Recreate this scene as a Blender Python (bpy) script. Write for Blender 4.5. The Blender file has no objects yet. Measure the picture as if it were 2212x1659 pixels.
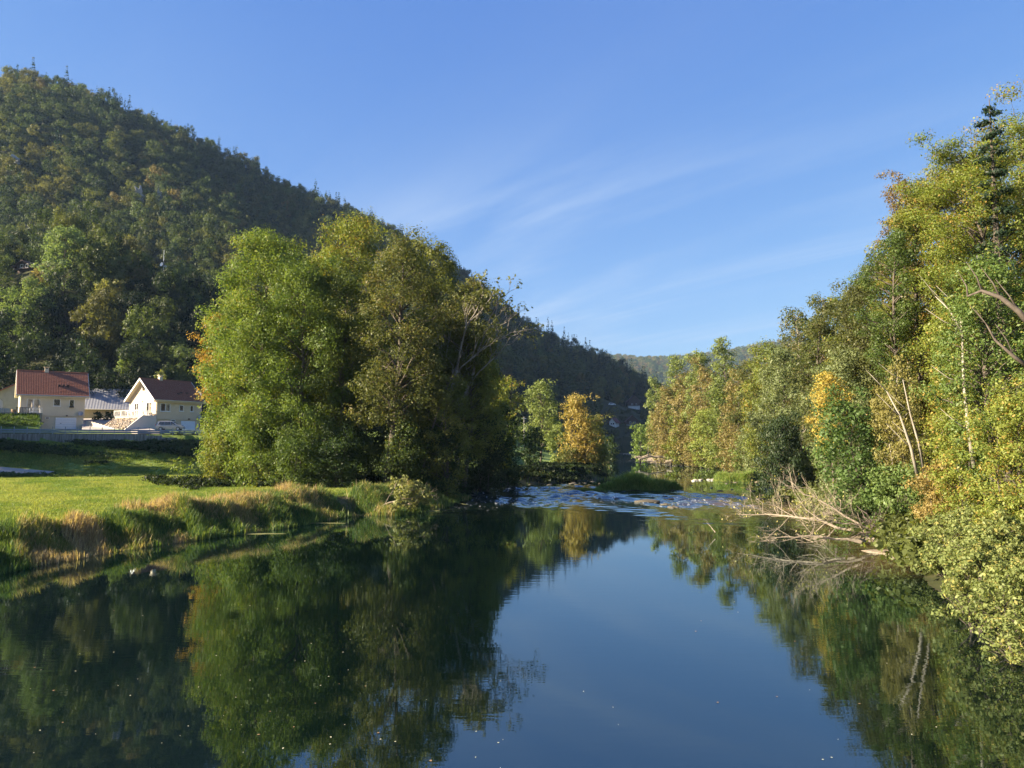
import bpy, math, random
import numpy as np
from mathutils import Vector, Matrix
R = math.radians
C = bpy.context.scene.collection
rng = np.random.default_rng(7)
random.seed(7)

# ------------------------------------------------------------------ camera, sky, sun, exposure
CAMZ = 5.5
PITCH = R(4.6)
cam_d = bpy.data.cameras.new('camera'); cam = bpy.data.objects.new('camera', cam_d); C.objects.link(cam)
cam.location = (0, 0, CAMZ); cam.rotation_euler = (R(90) + PITCH, 0, 0)
cam_d.sensor_width = 36; cam_d.lens = 26.37; cam_d.clip_start = 0.1; cam_d.clip_end = 12000
bpy.context.scene.camera = cam

SUN_EL = R(23.5); SUN_B = R(-15)            # low sun from the left, a little behind the camera
sdir = Vector((-math.cos(SUN_B)*math.cos(SUN_EL), math.sin(SUN_B)*math.cos(SUN_EL), math.sin(SUN_EL)))
w = bpy.data.worlds.new('World'); bpy.context.scene.world = w; w.use_nodes = True
nt = w.node_tree; nt.nodes.clear()
def N(nt, typ, **kw):
    n = nt.nodes.new(typ)
    for k, v in kw.items(): setattr(n, k, v)
    return n
sky = N(nt, 'ShaderNodeTexSky', sky_type='NISHITA', sun_disc=False, sun_elevation=SUN_EL,
        sun_rotation=math.atan2(sdir.x, sdir.y), altitude=400, air_density=1.0, dust_density=0.6, ozone_density=2.5)
bg = N(nt, 'ShaderNodeBackground'); bg.inputs['Strength'].default_value = 0.05
wo = N(nt, 'ShaderNodeOutputWorld')
tc = N(nt, 'ShaderNodeTexCoord')
sep = N(nt, 'ShaderNodeSeparateXYZ'); nt.links.new(tc.outputs['Generated'], sep.inputs[0])
# thin cirrus: noise on the plane of a high cloud layer (direction divided by height)
zc = N(nt, 'ShaderNodeMath', operation='ADD'); nt.links.new(sep.outputs['Z'], zc.inputs[0]); zc.inputs[1].default_value = 0.06
px_ = N(nt, 'ShaderNodeMath', operation='DIVIDE'); nt.links.new(sep.outputs['X'], px_.inputs[0]); nt.links.new(zc.outputs[0], px_.inputs[1])
py_ = N(nt, 'ShaderNodeMath', operation='DIVIDE'); nt.links.new(sep.outputs['Y'], py_.inputs[0]); nt.links.new(zc.outputs[0], py_.inputs[1])
cmb = N(nt, 'ShaderNodeCombineXYZ'); nt.links.new(px_.outputs[0], cmb.inputs[0]); nt.links.new(py_.outputs[0], cmb.inputs[1])
mp = N(nt, 'ShaderNodeMapping'); mp.inputs['Scale'].default_value = (0.28, 1.5, 1)
mp.inputs['Location'].default_value = (2.1, 1.7, 0)
mr = N(nt, 'ShaderNodeMapping'); mr.inputs['Rotation'].default_value = (0, 0, R(50)); nt.links.new(cmb.outputs[0], mr.inputs[0]); nt.links.new(mr.outputs[0], mp.inputs[0])
n1 = N(nt, 'ShaderNodeTexNoise'); n1.inputs['Scale'].default_value = 0.9; n1.inputs['Detail'].default_value = 7; n1.inputs['Roughness'].default_value = 0.55
n1.inputs['Distortion'].default_value = 0.6
nt.links.new(mp.outputs[0], n1.inputs['Vector'])
cr = N(nt, 'ShaderNodeMapRange', interpolation_type='SMOOTHSTEP'); cr.inputs['From Min'].default_value = 0.42; cr.inputs['From Max'].default_value = 0.72
cr.inputs['To Max'].default_value = 0.7
nt.links.new(n1.outputs['Fac'], cr.inputs['Value'])
n2 = N(nt, 'ShaderNodeTexNoise'); n2.inputs['Scale'].default_value = 0.35; n2.inputs['Detail'].default_value = 2
nt.links.new(cmb.outputs[0], n2.inputs['Vector'])
cr2 = N(nt, 'ShaderNodeMapRange', interpolation_type='SMOOTHSTEP'); cr2.inputs['From Min'].default_value = 0.36; cr2.inputs['From Max'].default_value = 0.56
nt.links.new(n2.outputs['Fac'], cr2.inputs['Value'])
cm = N(nt, 'ShaderNodeMath', operation='MULTIPLY'); nt.links.new(cr.outputs[0], cm.inputs[0]); nt.links.new(cr2.outputs[0], cm.inputs[1])
hz = N(nt, 'ShaderNodeMapRange', interpolation_type='SMOOTHSTEP'); hz.inputs['From Min'].default_value = 0.0; hz.inputs['From Max'].default_value = 0.09
nt.links.new(sep.outputs['Z'], hz.inputs['Value'])
hi = N(nt, 'ShaderNodeMapRange', interpolation_type='SMOOTHSTEP'); hi.inputs['From Min'].default_value = 0.2; hi.inputs['From Max'].default_value = 0.42
hi.inputs['To Min'].default_value = 1.0; hi.inputs['To Max'].default_value = 0.12; nt.links.new(sep.outputs['Z'], hi.inputs['Value'])
hm_ = N(nt, 'ShaderNodeMath', operation='MULTIPLY'); nt.links.new(hz.outputs[0], hm_.inputs[0]); nt.links.new(hi.outputs[0], hm_.inputs[1])
cm2 = N(nt, 'ShaderNodeMath', operation='MULTIPLY'); nt.links.new(cm.outputs[0], cm2.inputs[0]); nt.links.new(hm_.outputs[0], cm2.inputs[1])
mx = N(nt, 'ShaderNodeMix', data_type='RGBA'); nt.links.new(cm2.outputs[0], mx.inputs['Factor'])
tint = N(nt, 'ShaderNodeMix', data_type='RGBA', blend_type='MULTIPLY'); tint.inputs['Factor'].default_value = 1.0
tint.inputs['B'].default_value = (0.92, 0.98, 1.16, 1)
nt.links.new(sky.outputs[0], tint.inputs['A'])
sp = N(nt, 'ShaderNodeSeparateColor'); nt.links.new(tint.outputs['Result'], sp.inputs[0]); cb = N(nt, 'ShaderNodeCombineColor')
for i, (ref, gam, T_) in enumerate(((.757, 1.0, .102), (1.42, .76, .258), (3.04, .33, .70))):   # soft film-like shoulder of the sky, per channel
    a_ = N(nt, 'ShaderNodeMath', operation='DIVIDE'); nt.links.new(sp.outputs[i], a_.inputs[0]); a_.inputs[1].default_value = ref
    b_ = N(nt, 'ShaderNodeMath', operation='POWER'); nt.links.new(a_.outputs[0], b_.inputs[0]); b_.inputs[1].default_value = gam
    c_ = N(nt, 'ShaderNodeMath', operation='MULTIPLY'); nt.links.new(b_.outputs[0], c_.inputs[0]); c_.inputs[1].default_value = T_*20/2**2.2
    nt.links.new(c_.outputs[0], cb.inputs[i])
nt.links.new(cb.outputs[0], mx.inputs['A']); mx.inputs['B'].default_value = (2.9, 3.45, 4.2, 1)
nt.links.new(mx.outputs['Result'], bg.inputs['Color']); nt.links.new(bg.outputs[0], wo.inputs['Surface'])

sun_d = bpy.data.lights.new('sun', 'SUN'); sun_d.energy = 5.0; sun_d.angle = R(0.5); sun_d.color = (1.0, 0.84, 0.62)
sun = bpy.data.objects.new('sun', sun_d); C.objects.link(sun)
sun.rotation_euler = sdir.to_track_quat('Z', 'Y').to_euler(); sun.location = (-60, -20, 80)
sc = bpy.context.scene
sc.view_settings.view_transform = 'Standard'; sc.view_settings.look = 'None'; sc.view_settings.gamma = 1
sc.view_settings.exposure = 2.2
sc.cycles.max_bounces = 8; sc.cycles.transparent_max_bounces = 8

# ------------------------------------------------------------------ points from sight lines
def ray(u, v):
    cx = (u - 1106)/1620; cy = (829.5 - v)/1620
    return cx, math.cos(PITCH) - cy*math.sin(PITCH), math.sin(PITCH) + cy*math.cos(PITCH)
def at(u, v, Y):
    d = ray(u, v); k = Y/d[1]; return (d[0]*k, Y, CAMZ + d[2]*k)
def W(u, v, z=0.0):
    d = ray(u, v); k = (z - CAMZ)/d[2]; return (d[0]*k, d[1]*k, z)

# ------------------------------------------------------------------ object helpers
def tag(o, label=None, cat=None, group=None, kind=None):
    if label: o['label'] = label
    if cat: o['category'] = cat
    if group: o['group'] = group
    if kind: o['kind'] = kind
    return o
def empty(name, loc=(0, 0, 0), rz=0.0, parent=None):
    o = bpy.data.objects.new(name, None); C.objects.link(o); o.location = loc; o.rotation_euler = (0, 0, rz)
    o.empty_display_size = 0.3
    if parent: o.parent = parent
    return o
def link(name, me, mat=None, parent=None):
    if mat is not None and not me.materials: me.materials.append(mat)
    o = bpy.data.objects.new(name, me); C.objects.link(o)
    if parent: o.parent = parent
    return o
def np_mesh(name, V, quads=None, tris=None, fcol=None, smooth=False, mat=None, vattr=None):
    me = bpy.data.meshes.new(name)
    V = np.asarray(V, dtype=np.float32)
    nq = 0 if quads is None else len(quads); nt_ = 0 if tris is None else len(tris)
    me.vertices.add(len(V)); me.vertices.foreach_set('co', V.ravel())
    me.loops.add(nq*4 + nt_*3); me.polygons.add(nq + nt_)
    idx = []
    if nq: idx.append(np.asarray(quads).ravel())
    if nt_: idx.append(np.asarray(tris).ravel())
    me.loops.foreach_set('vertex_index', np.concatenate(idx).astype(np.int32))
    ls = np.concatenate([np.arange(nq)*4, nq*4 + np.arange(nt_)*3]).astype(np.int32)
    me.polygons.foreach_set('loop_start', ls)
    if smooth: me.polygons.foreach_set('use_smooth', np.ones(nq + nt_, dtype=bool))
    me.update(calc_edges=True)
    if fcol is not None:
        a = me.attributes.new('tint', 'FLOAT_COLOR', 'FACE')
        c = np.ones((nq + nt_, 4), dtype=np.float32); c[:, :3] = fcol
        a.data.foreach_set('color', c.ravel())
    if vattr:
        for k, val in vattr.items():
            val = np.asarray(val, dtype=np.float32)
            if val.ndim == 1:
                a = me.attributes.new(k, 'FLOAT', 'POINT'); a.data.foreach_set('value', val)
            else:
                a = me.attributes.new(k, 'FLOAT_COLOR', 'POINT')
                c = np.ones((len(V), 4), dtype=np.float32); c[:, :3] = val; a.data.foreach_set('color', c.ravel())
    if mat is not None: me.materials.append(mat)
    return me

class MB:
    """collects boxes, prisms and tubes for one mesh"""
    def __init__(s): s.v = []; s.f = []
    def box(s, x0, y0, z0, x1, y1, z1):
        b = len(s.v)
        s.v += [(x0,y0,z0),(x1,y0,z0),(x1,y1,z0),(x0,y1,z0),(x0,y0,z1),(x1,y0,z1),(x1,y1,z1),(x0,y1,z1)]
        s.f += [tuple(b+i for i in q) for q in ((0,3,2,1),(4,5,6,7),(0,1,5,4),(1,2,6,5),(2,3,7,6),(3,0,4,7))]
        return s
    def prism(s, pts, axis, a, b):
        """polygon pts in the two other axes, extruded along axis from a to b"""
        n = len(pts); o = len(s.v)
        def mk(p, t):
            return (t, p[0], p[1]) if axis == 0 else ((p[0], t, p[1]) if axis == 1 else (p[0], p[1], t))
        s.v += [mk(p, a) for p in pts] + [mk(p, b) for p in pts]
        s.f += [tuple(o+i for i in range(n)), tuple(o+n+i for i in reversed(range(n)))]
        for i in range(n):
            j = (i+1) % n; s.f.append((o+i, o+n+i, o+n+j, o+j))
        return s
    def tube(s, pts, rad, n=6):
        pts = [Vector(p) for p in pts]
        if not hasattr(rad, '__len__'): rad = [rad]*len(pts)
        o = len(s.v); m = len(pts)
        for i, p in enumerate(pts):
            t = (pts[min(i+1, m-1)] - pts[max(i-1, 0)]).normalized()
            a = t.orthogonal().normalized() if i == 0 else (a - t*a.dot(t)).normalized()
            b = t.cross(a)
            for k in range(n):
                an = 2*math.pi*k/n; s.v.append(tuple(p + (a*math.cos(an) + b*math.sin(an))*rad[i]))
        for i in range(m-1):
            for k in range(n):
                k2 = (k+1) % n; s.f.append((o+i*n+k, o+i*n+k2, o+(i+1)*n+k2, o+(i+1)*n+k))
        s.f.append(tuple(o+k for k in reversed(range(n)))); s.f.append(tuple(o+(m-1)*n+k for k in range(n)))
        return s
    def build(s, name, mat, parent=None, smooth=False, recalc=True):
        me = bpy.data.meshes.new(name); me.from_pydata(s.v, [], s.f)
        if recalc:
            import bmesh
            bm = bmesh.new(); bm.from_mesh(me); bmesh.ops.recalc_face_normals(bm, faces=bm.faces); bm.to_mesh(me); bm.free()
        if smooth: me.polygons.foreach_set('use_smooth', [True]*len(me.polygons))
        return link(name, me, mat, parent)
def part(name, mat, parent, *boxes):
    m = MB()
    for b in boxes: m.box(*b)
    return m.build(name, mat, parent, recalc=False)

# ------------------------------------------------------------------ materials
def mat_new(name):
    m = bpy.data.materials.new(name); m.use_nodes = True
    t = m.node_tree; t.nodes.clear(); o = t.nodes.new('ShaderNodeOutputMaterial'); return m, t, o
def coords(t, scale=(1, 1, 1), kind='Object'):
    c = t.nodes.new('ShaderNodeTexCoord'); m = t.nodes.new('ShaderNodeMapping'); m.inputs['Scale'].default_value = scale
    t.links.new(c.outputs[kind], m.inputs[0]); return m.outputs[0]
def noise(t, vec, scale, detail=4, rough=0.6):
    n = t.nodes.new('ShaderNodeTexNoise'); n.inputs['Scale'].default_value = scale
    n.inputs['Detail'].default_value = detail; n.inputs['Roughness'].default_value = rough
    if vec is not None: t.links.new(vec, n.inputs['Vector'])
    return n.outputs['Fac']
def ramp(t, fac, stops):
    r = t.nodes.new('ShaderNodeValToRGB'); e = r.color_ramp.elements
    while len(e) < len(stops): e.new(0.5)
    for i, (p, c) in enumerate(stops):
        e[i].position = p; e[i].color = (*c, 1)
    t.links.new(fac, r.inputs[0]); return r.outputs[0]
def bump(t, h, strength=0.3, dist=0.02):
    b = t.nodes.new('ShaderNodeBump'); b.inputs['Strength'].default_value = strength; b.inputs['Distance'].default_value = dist
    t.links.new(h, b.inputs['Height']); return b.outputs[0]
def simple(name, c1, c2=None, scale=3.0, rough=0.8, metal=0.0, bmp=0.0, stretch=(1, 1, 1), spec=0.3):
    m, t, o = mat_new(name); p = t.nodes.new('ShaderNodeBsdfPrincipled'); p.inputs['Roughness'].default_value = rough
    p.inputs['Metallic'].default_value = metal; p.inputs['Specular IOR Level'].default_value = spec
    v = coords(t, stretch); f = noise(t, v, scale, 5)
    c2 = c2 or tuple(x*0.8 for x in c1)
    t.links.new(ramp(t, f, [(0.3, c1), (0.7, c2)]), p.inputs['Base Color'])
    if bmp: t.links.new(bump(t, f, bmp), p.inputs['Normal'])
    t.links.new(p.outputs[0], o.inputs[0]); return m

def foliage_mat(name, mode='object', trans=0.45):
    m, t, o = mat_new(name)
    a = t.nodes.new('ShaderNodeAttribute'); a.attribute_name = 'tint'
    mul = t.nodes.new('ShaderNodeMix'); mul.data_type = 'RGBA'; mul.blend_type = 'MULTIPLY'; mul.inputs['Factor'].default_value = 1
    t.links.new(a.outputs['Color'], mul.inputs['A'])
    if mode == 'object':
        oi = t.nodes.new('ShaderNodeObjectInfo'); t.links.new(oi.outputs['Color'], mul.inputs['B'])
    else:
        b = t.nodes.new('ShaderNodeAttribute'); b.attribute_type = 'INSTANCER'; b.attribute_name = 'itint'
        t.links.new(b.outputs['Color'], mul.inputs['B'])
    col = mul.outputs['Result']
    d = t.nodes.new('ShaderNodeBsdfDiffuse'); t.links.new(col, d.inputs['Color'])
    tr = t.nodes.new('ShaderNodeBsdfTranslucent')
    warm = t.nodes.new('ShaderNodeMix'); warm.data_type = 'RGBA'; warm.blend_type = 'MULTIPLY'; warm.inputs['Factor'].default_value = 1
    warm.inputs['B'].default_value = (1.25, 1.2, 0.6, 1)
    t.links.new(col, warm.inputs['A']); t.links.new(warm.outputs['Result'], tr.inputs['Color'])
    mx = t.nodes.new('ShaderNodeMixShader'); mx.inputs[0].default_value = trans
    t.links.new(d.outputs[0], mx.inputs[1]); t.links.new(tr.outputs[0], mx.inputs[2])
    g = t.nodes.new('ShaderNodeBsdfGlossy'); g.inputs['Roughness'].default_value = 0.5; g.inputs['Color'].default_value = (1, 1, 1, 1)
    mx2 = t.nodes.new('ShaderNodeMixShader'); mx2.inputs[0].default_value = 0.012
    t.links.new(mx.outputs[0], mx2.inputs[1]); t.links.new(g.outputs[0], mx2.inputs[2])
    t.links.new(mx2.outputs[0], o.inputs[0]); return m
M_LEAF = foliage_mat('foliage'); M_LEAF_I = foliage_mat('foliage_instanced', 'inst')
M_BARK = simple('bark', (0.055, 0.045, 0.035), (0.12, 0.10, 0.08), 6, 0.95, bmp=0.5, stretch=(1, 1, 0.25))
M_PALEBARK = simple('pale_bark', (0.32, 0.29, 0.24), (0.16, 0.14, 0.11), 4, 0.9, bmp=0.4, stretch=(1, 1, 0.4))
M_DEAD = simple('bleached_wood', (0.29, 0.24, 0.18), (0.16, 0.13, 0.10), 5, 0.9, bmp=0.3)
M_DARKWOOD = simple('wet_wood', (0.06, 0.045, 0.035), (0.12, 0.1, 0.08), 5, 0.8, bmp=0.3)

# ------------------------------------------------------------------ ground shape
LBP = [(-40,-400),(-27,-60),(-24.5,0),(-23,20)] + [W(*p)[:2] for p in
      [(0,1232),(200,1195),(400,1166),(600,1140),(760,1112),(860,1112),(950,1095),(1000,1076),(1047,1053),(1150,1046),(1306,1036),(1313,1010),(1310,992)]] + [(40,330),(45,390),(52,440)]
RBP = [(62,438),(60,380)] + [W(*p)[:2] for p in
      [(1366,988),(1389,999),(1493,1006),(1583,1018),(1610,1030),(1635,1048),(1665,1075),(1760,1112),(1900,1165),(1975,1200),(2000,1262),(2110,1340),(2300,1470)]] + [(13.5,5),(11,-60),(20,-400)]
POLY = np.array(LBP + RBP)
NL = len(LBP)
def seg_dist(px, py, pts):
    best = np.full(px.shape, 1e9); side = np.zeros(px.shape)
    for i in range(len(pts)-1):
        ax, ay = pts[i]; bx, by = pts[i+1]; dx, dy = bx-ax, by-ay; L = dx*dx + dy*dy + 1e-9
        t = np.clip(((px-ax)*dx + (py-ay)*dy)/L, 0, 1); qx = px-(ax+t*dx); qy = py-(ay+t*dy)
        d = np.hypot(qx, qy); m = d < best
        best = np.where(m, d, best); side = np.where(m, dx*qy - dy*qx, side)
    return best, side
def in_poly(px, py, P):
    c = np.zeros(px.shape, bool); n = len(P)
    for i in range(n):
        x1, y1 = P[i]; x2, y2 = P[(i+1) % n]
        cond = ((y1 > py) != (y2 > py)) & (px < (x2-x1)*(py-y1)/(y2-y1+1e-12) + x1)
        c ^= cond
    return c
def ss(a, b, x): t = np.clip((x-a)/(b-a), 0, 1); return t*t*(3-2*t)
ROADL = [(-400,30),(-140,92),(-77,116),(-58,123.5),(-38,135),(-15,170),(-2,230),(8,300),(20,380),(45,470),(60,520)]
SKY1 = [(-900,560),(-500,330),(-250,205),(0,150),(60,153),(150,175),(250,215),(300,240),(400,285),(500,325),(600,390),(700,430),(840,490),(1000,580),(1090,665),(1150,700),(1250,745),(1350,790),(1405,822),(1480,880),(1560,930),(1700,956)]
KN = [(-900,700),(-400,560),(-100,520),(0,530),(60,505),(100,490),(200,492),(280,550),(350,592),(440,645),(560,730),(700,830),(850,900),(1000,950)]
SKY2 = [(900,800),(1100,790),(1320,773),(1380,778),(1450,778),(1560,766),(1650,750),(1720,738),(1850,760),(2300,850)]
def prof(L):
    r = [ray(*p) for p in L]; return np.array([d[0]/d[1] for d in r]), np.array([d[2]/d[1] for d in r])
def smoothed(L, w):
    a, b = prof(L); xs = np.linspace(a[0], a[-1], 600); ys = np.interp(xs, a, b)
    k = np.hanning(w); k /= k.sum(); return xs, np.convolve(np.pad(ys, w//2, mode='edge'), k, 'valid')[:600]
S1x, S1e = smoothed(SKY1, 31); K1x, K1e = smoothed(KN, 61); S2x, S2e = smoothed(SKY2, 31)
RIDGE = 640.0; KND = 235.0
FTx = np.linspace(-1.3, 0.4, 300); FTy = np.convolve(np.pad(np.interp(FTx, [-1.2, -0.3, -0.1, 0.0, 0.1, 0.2, 0.35], [262, 250, 270, 370, 455, 470, 470]), 20, mode='edge'), np.hanning(41)/np.hanning(41).sum(), 'valid')[:300]
from math import sin
def wob(x, y, s, seed=0.0):
    return (np.sin(x/s + seed)*np.cos(y/s*1.3 + seed*2) + 0.5*np.sin(x/s*2.3 + y/s*1.7 + seed*3))/1.5
def H(x, y, parts=False):
    x = np.asarray(x, float); y = np.asarray(y, float)
    ins = in_poly(x, y, POLY)
    dl, _ = seg_dist(x, y, LBP); dr, _ = seg_dist(x, y, RBP)
    dmin = np.minimum(dl, dr)
    left = dl < dr
    zbed = -1.6*ss(0, 4, dmin) - 0.05
    # left bank: grassy lip, meadow, embankment, road shelf
    far = ss(95, 110, y)
    lip = (1.38 + 0.12*wob(x, y, 9))*ss(0.0, 3.4, dl)
    q, s = seg_dist(x, y, ROADL)
    q = np.where(s > 0, -q, q)              # q > 0 toward the river
    slope = 1 - ss(0, 22, q - 0.6)
    zl = lip + np.where(q > 0.3, (5.7 - 1.38)*slope, 7.05 - 1.38 + 1.1*ss(5.0, 11, -q)) * ss(2, 8, dl)
    # right bank: gravel foot, then the wooded slope
    zr = 0.55*ss(0, 1.6, dr) + 0.45*np.clip(dr - 4, 0, 140)*(1 - ss(290, 400, y)) + 0.3*wob(x, y, 4, 2)*ss(3, 8, dr)
    far_gravel = ss(100, 120, y)*(1 - ss(7, 12, dr)); zr = zr*(1 - 0.45*far_gravel)
    z = np.where(left, zl, zr)
    # hills on the left side of the valley
    yy = np.maximum(y, 1.0); sx = x/yy
    kn_e = np.interp(sx, K1x, K1e); zk = CAMZ + kn_e*KND - 13
    tk = (y - 158)/(KND - 158)
    gk = np.where(tk < 1, ss(-0.15, 1.05, tk), 1 - 0.25*ss(1, 2.2, tk))
    hk = np.where((y > 150) & (sx < 0.0), 8 + (zk - 8)*gk + 4*wob(x, y, 23, 4)*ss(0.1, 0.5, tk), 0)
    e1 = np.interp(sx, S1x, S1e); z1 = CAMZ + e1*np.interp(sx, [-1.2, -.68, -.3, .0, .25], [520, 560, 640, 740, 800]) - 14
    foot = np.interp(sx, FTx, FTy)
    rdg = np.interp(sx, [-1.2, -.68, -.3, .0, .25], [520, 560, 640, 740, 800]); t1 = (y - foot)/(rdg - foot)
    g1 = np.where(t1 < 1, 0.75*t1 + 0.25*ss(0, 1, t1), 1 - 0.6*(t1 - 1))
    und = 13*wob(x, y, 62, 1.0) * ss(0, 0.3, t1)*(1 - ss(0.7, 1.0, t1))
    h1 = np.where((y > 200) & (sx < 0.36) & (t1 > 0), 9 + (z1 - 9)*g1 + und, 0)
    e2 = np.interp(sx, S2x, S2e); z2 = CAMZ + e2*2600 - 10
    t2 = (y - 1400)/1200
    h2 = np.where((y > 1400), 9 + (z2 - 9)*np.where(t2 < 1, ss(0, 1, t2), np.maximum(0, 1 - 0.4*(t2 - 1))), 0)
    z = np.where(ins, zbed, z)
    zfar = np.where((y > 520) & (y <= 1400), 9.0, 0)
    z = np.where((~ins) | (y > 440), np.maximum.reduce([np.minimum(z, 70), hk, h1, h2, zfar]), z)
    if parts:
        hill = (np.maximum(hk, h1) > np.minimum(np.where(left, zl, zr), 70) - 0.01) & (y > 150)
        return z, ins, dl, dr, left, q, hill | (h2 > 9.5)
    return z
def Hs(x, y): return float(H(np.array([x]), np.array([y]))[0])

def hit(u, v, y0=150, y1=700):
    d = ray(u, v); ys = np.arange(y0, y1, 1.0); k = ys/d[1]
    z = CAMZ + d[2]*k; h = H(d[0]*k, ys); m = np.where(h >= z)[0]
    i = m[0] if len(m) else len(ys)-1
    return (d[0]*k[i], ys[i], float(h[i]))

# fan-shaped grid: fine near the viewer and inside the view, coarse elsewhere
def fan(angs, rads):
    A, Rr = np.meshgrid(angs, rads); X = np.sin(A)*Rr; Y = np.cos(A)*Rr
    nr, na = A.shape
    i = np.arange(nr-1)[:, None]*na + np.arange(na-1)[None, :]
    Q = np.stack([i, i+1, i+1+na, i+na], -1).reshape(-1, 4)
    return X.ravel(), Y.ravel(), Q
ang = np.concatenate([np.radians(np.arange(-180, -48, 4.0)), np.radians(np.arange(-48, 44, 0.2)), np.radians(np.arange(44, 180.1, 4.0))])
ang[0] = -math.pi; ang[-1] = math.pi
rad = [4.0]
while rad[-1] < 5200: rad.append(rad[-1]*(1.012 if 25 < rad[-1] < 95 else 1.006 if 95 <= rad[-1] < 150 else (1.02 if rad[-1] < 800 else 1.06)))
gx, gy, GQ = fan(ang, np.array(rad))
gz, ins, dl, dr, left, qq, hill = H(gx, gy, True)
gz = gz + np.where(~ins, 0.10*wob(gx, gy, 2.1, 5)*ss(1.5, 4, np.minimum(dl, dr)), 0)

def ground_mat(name, stops, sc1, sc2, bmp=0.6, dist=0.08):
    m, t, o = mat_new(name); p = t.nodes.new('ShaderNodeBsdfPrincipled'); p.inputs['Roughness'].default_value = 0.95
    p.inputs['Specular IOR Level'].default_value = 0.15
    v = coords(t); a = noise(t, v, sc1, 6, 0.65); b = noise(t, v, sc2, 4)
    mx = t.nodes.new('ShaderNodeMath'); mx.operation = 'ADD'; m1 = t.nodes.new('ShaderNodeMath'); m1.operation = 'MULTIPLY'
    t.links.new(a, m1.inputs[0]); m1.inputs[1].default_value = 0.5
    m2 = t.nodes.new('ShaderNodeMath'); m2.operation = 'MULTIPLY'; t.links.new(b, m2.inputs[0]); m2.inputs[1].default_value = 0.5
    t.links.new(m1.outputs[0], mx.inputs[0]); t.links.new(m2.outputs[0], mx.inputs[1])
    t.links.new(ramp(t, mx.outputs[0], stops), p.inputs['Base Color'])
    t.links.new(bump(t, mx.outputs[0], bmp, dist), p.inputs['Normal'])
    t.links.new(p.outputs[0], o.inputs[0]); return m
M_MEADOW = ground_mat('meadow_grass', [(0.3, (0.09, 0.15, 0.03)), (0.5, (0.145, 0.205, 0.045)), (0.7, (0.20, 0.24, 0.07))], 0.12, 2.2)
M_FOREST = ground_mat('forest_floor', [(0.3, (0.018, 0.022, 0.009)), (0.5, (0.035, 0.04, 0.014)), (0.7, (0.07, 0.06, 0.03))], 0.15, 1.1)
M_BANK = ground_mat('bank_soil', [(0.3, (0.035, 0.04, 0.015)), (0.5, (0.08, 0.075, 0.035)), (0.7, (0.16, 0.13, 0.08))], 0.8, 6)
M_BED = ground_mat('river_bed', [(0.3, (0.02, 0.022, 0.012)), (0.7, (0.06, 0.05, 0.03))], 0.8, 3)
M_GRAVEL = ground_mat('gravel', [(0.35, (0.16, 0.13, 0.09)), (0.5, (0.26, 0.21, 0.15)), (0.65, (0.36, 0.31, 0.24))], 1.2, 9)
fc = GQ[:, 0]
reg = np.where(ins[fc], 0, np.where(hill[fc], 2, np.where(left[fc], 1, 3)))
reg = np.where((~ins[fc]) & left[fc] & (dl[fc] < 2.2) & (gy[fc] < 300) & (~hill[fc]), 4, reg)
reg = np.where((~ins[fc]) & (~left[fc]) & (dr[fc] < 5.0) & (gy[fc] > 85) & (gy[fc] < 420), 5, reg)
reg = np.where((reg == 5) & (gy[fc] < 60), 4, reg)
for k, nm, mt in ((0, 'river_bed', M_BED), (1, 'meadow', M_MEADOW), (2, 'hillside', M_FOREST), (3, 'wooded_slope', M_FOREST), (4, 'river_bank', M_BANK), (5, 'gravel_shore', M_GRAVEL)):
    Q = GQ[reg == k]
    if not len(Q): continue
    u_, inv = np.unique(Q.ravel(), return_inverse=True)
    me = np_mesh(nm, np.stack([gx[u_], gy[u_], gz[u_]], 1), inv.reshape(-1, 4), smooth=True, mat=mt)
    o = link(nm, me); tag(o, kind='structure')

# ------------------------------------------------------------------ water
ISL = W(1378, 1056)               # grass island in the riffle
def rapid_mask(x, y):
    u = 1106 + 1620*x/np.maximum(y, 1)
    a = np.exp(-(((y - 76 - 0.15*x)/9.5)**2)) * ss(-11, -6, x) * (1 - ss(17, 27, x))
    b = np.exp(-(((y - 92)/9)**2)) * ss(-9, -5, x) * (1 - ss(7, 16, x))
    c = 0.35*np.exp(-(((y - 70)/14)**2)) * ss(8, 14, x)
    c2 = 0.9*np.exp(-(((y - 265)/35)**2))
    return np.clip(a + b + c + c2, 0, 1)
wa = np.radians(np.concatenate([np.arange(-180, -60, 6.0), np.arange(-60, -10, 0.8), np.arange(-10, 24, 0.12), np.arange(24, 62, 0.8), np.arange(62, 180.5, 5.9)]))
wa[-1] = math.pi
wr = [0.4, 0.9, 2.0]
while wr[-1] < 520: wr.append(wr[-1]*(1.0035 if 52 < wr[-1] < 112 else 1.03))
wx, wy, WQ = fan(wa, np.array(wr))
mk = rapid_mask(wx, wy)
def waves(x, y):
    z = 0
    r2 = np.random.default_rng(3)
    for i in range(16):
        th = r2.normal(1.45, 0.5); lam = r2.uniform(1.1, 3.6); k = 2*math.pi/lam; ph = r2.uniform(0, 6.28)
        z = z + np.sin((x*math.cos(th) + y*math.sin(th))*k + ph + 1.2*np.sin(x*0.5 + i) + 0.7*np.sin(y*0.33 + 2*i)) * lam*0.016
    return z*np.clip(0.75 + 0.9*wob(x, y*0.5, 2.3, 4) + .5*wob(x, y*.4, 5.1, 9), 0.0, 1.8)
wz = mk*waves(wx, wy)
m, t, o_ = mat_new('river_water')
p = t.nodes.new('ShaderNodeBsdfPrincipled')
p.inputs['IOR'].default_value = 1.62; p.inputs['Specular Tint'].default_value = (.82, .95, 1, 1); p.inputs['Roughness'].default_value = 0.015
at_ = t.nodes.new('ShaderNodeAttribute'); at_.attribute_name = 'rapid'
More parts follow.
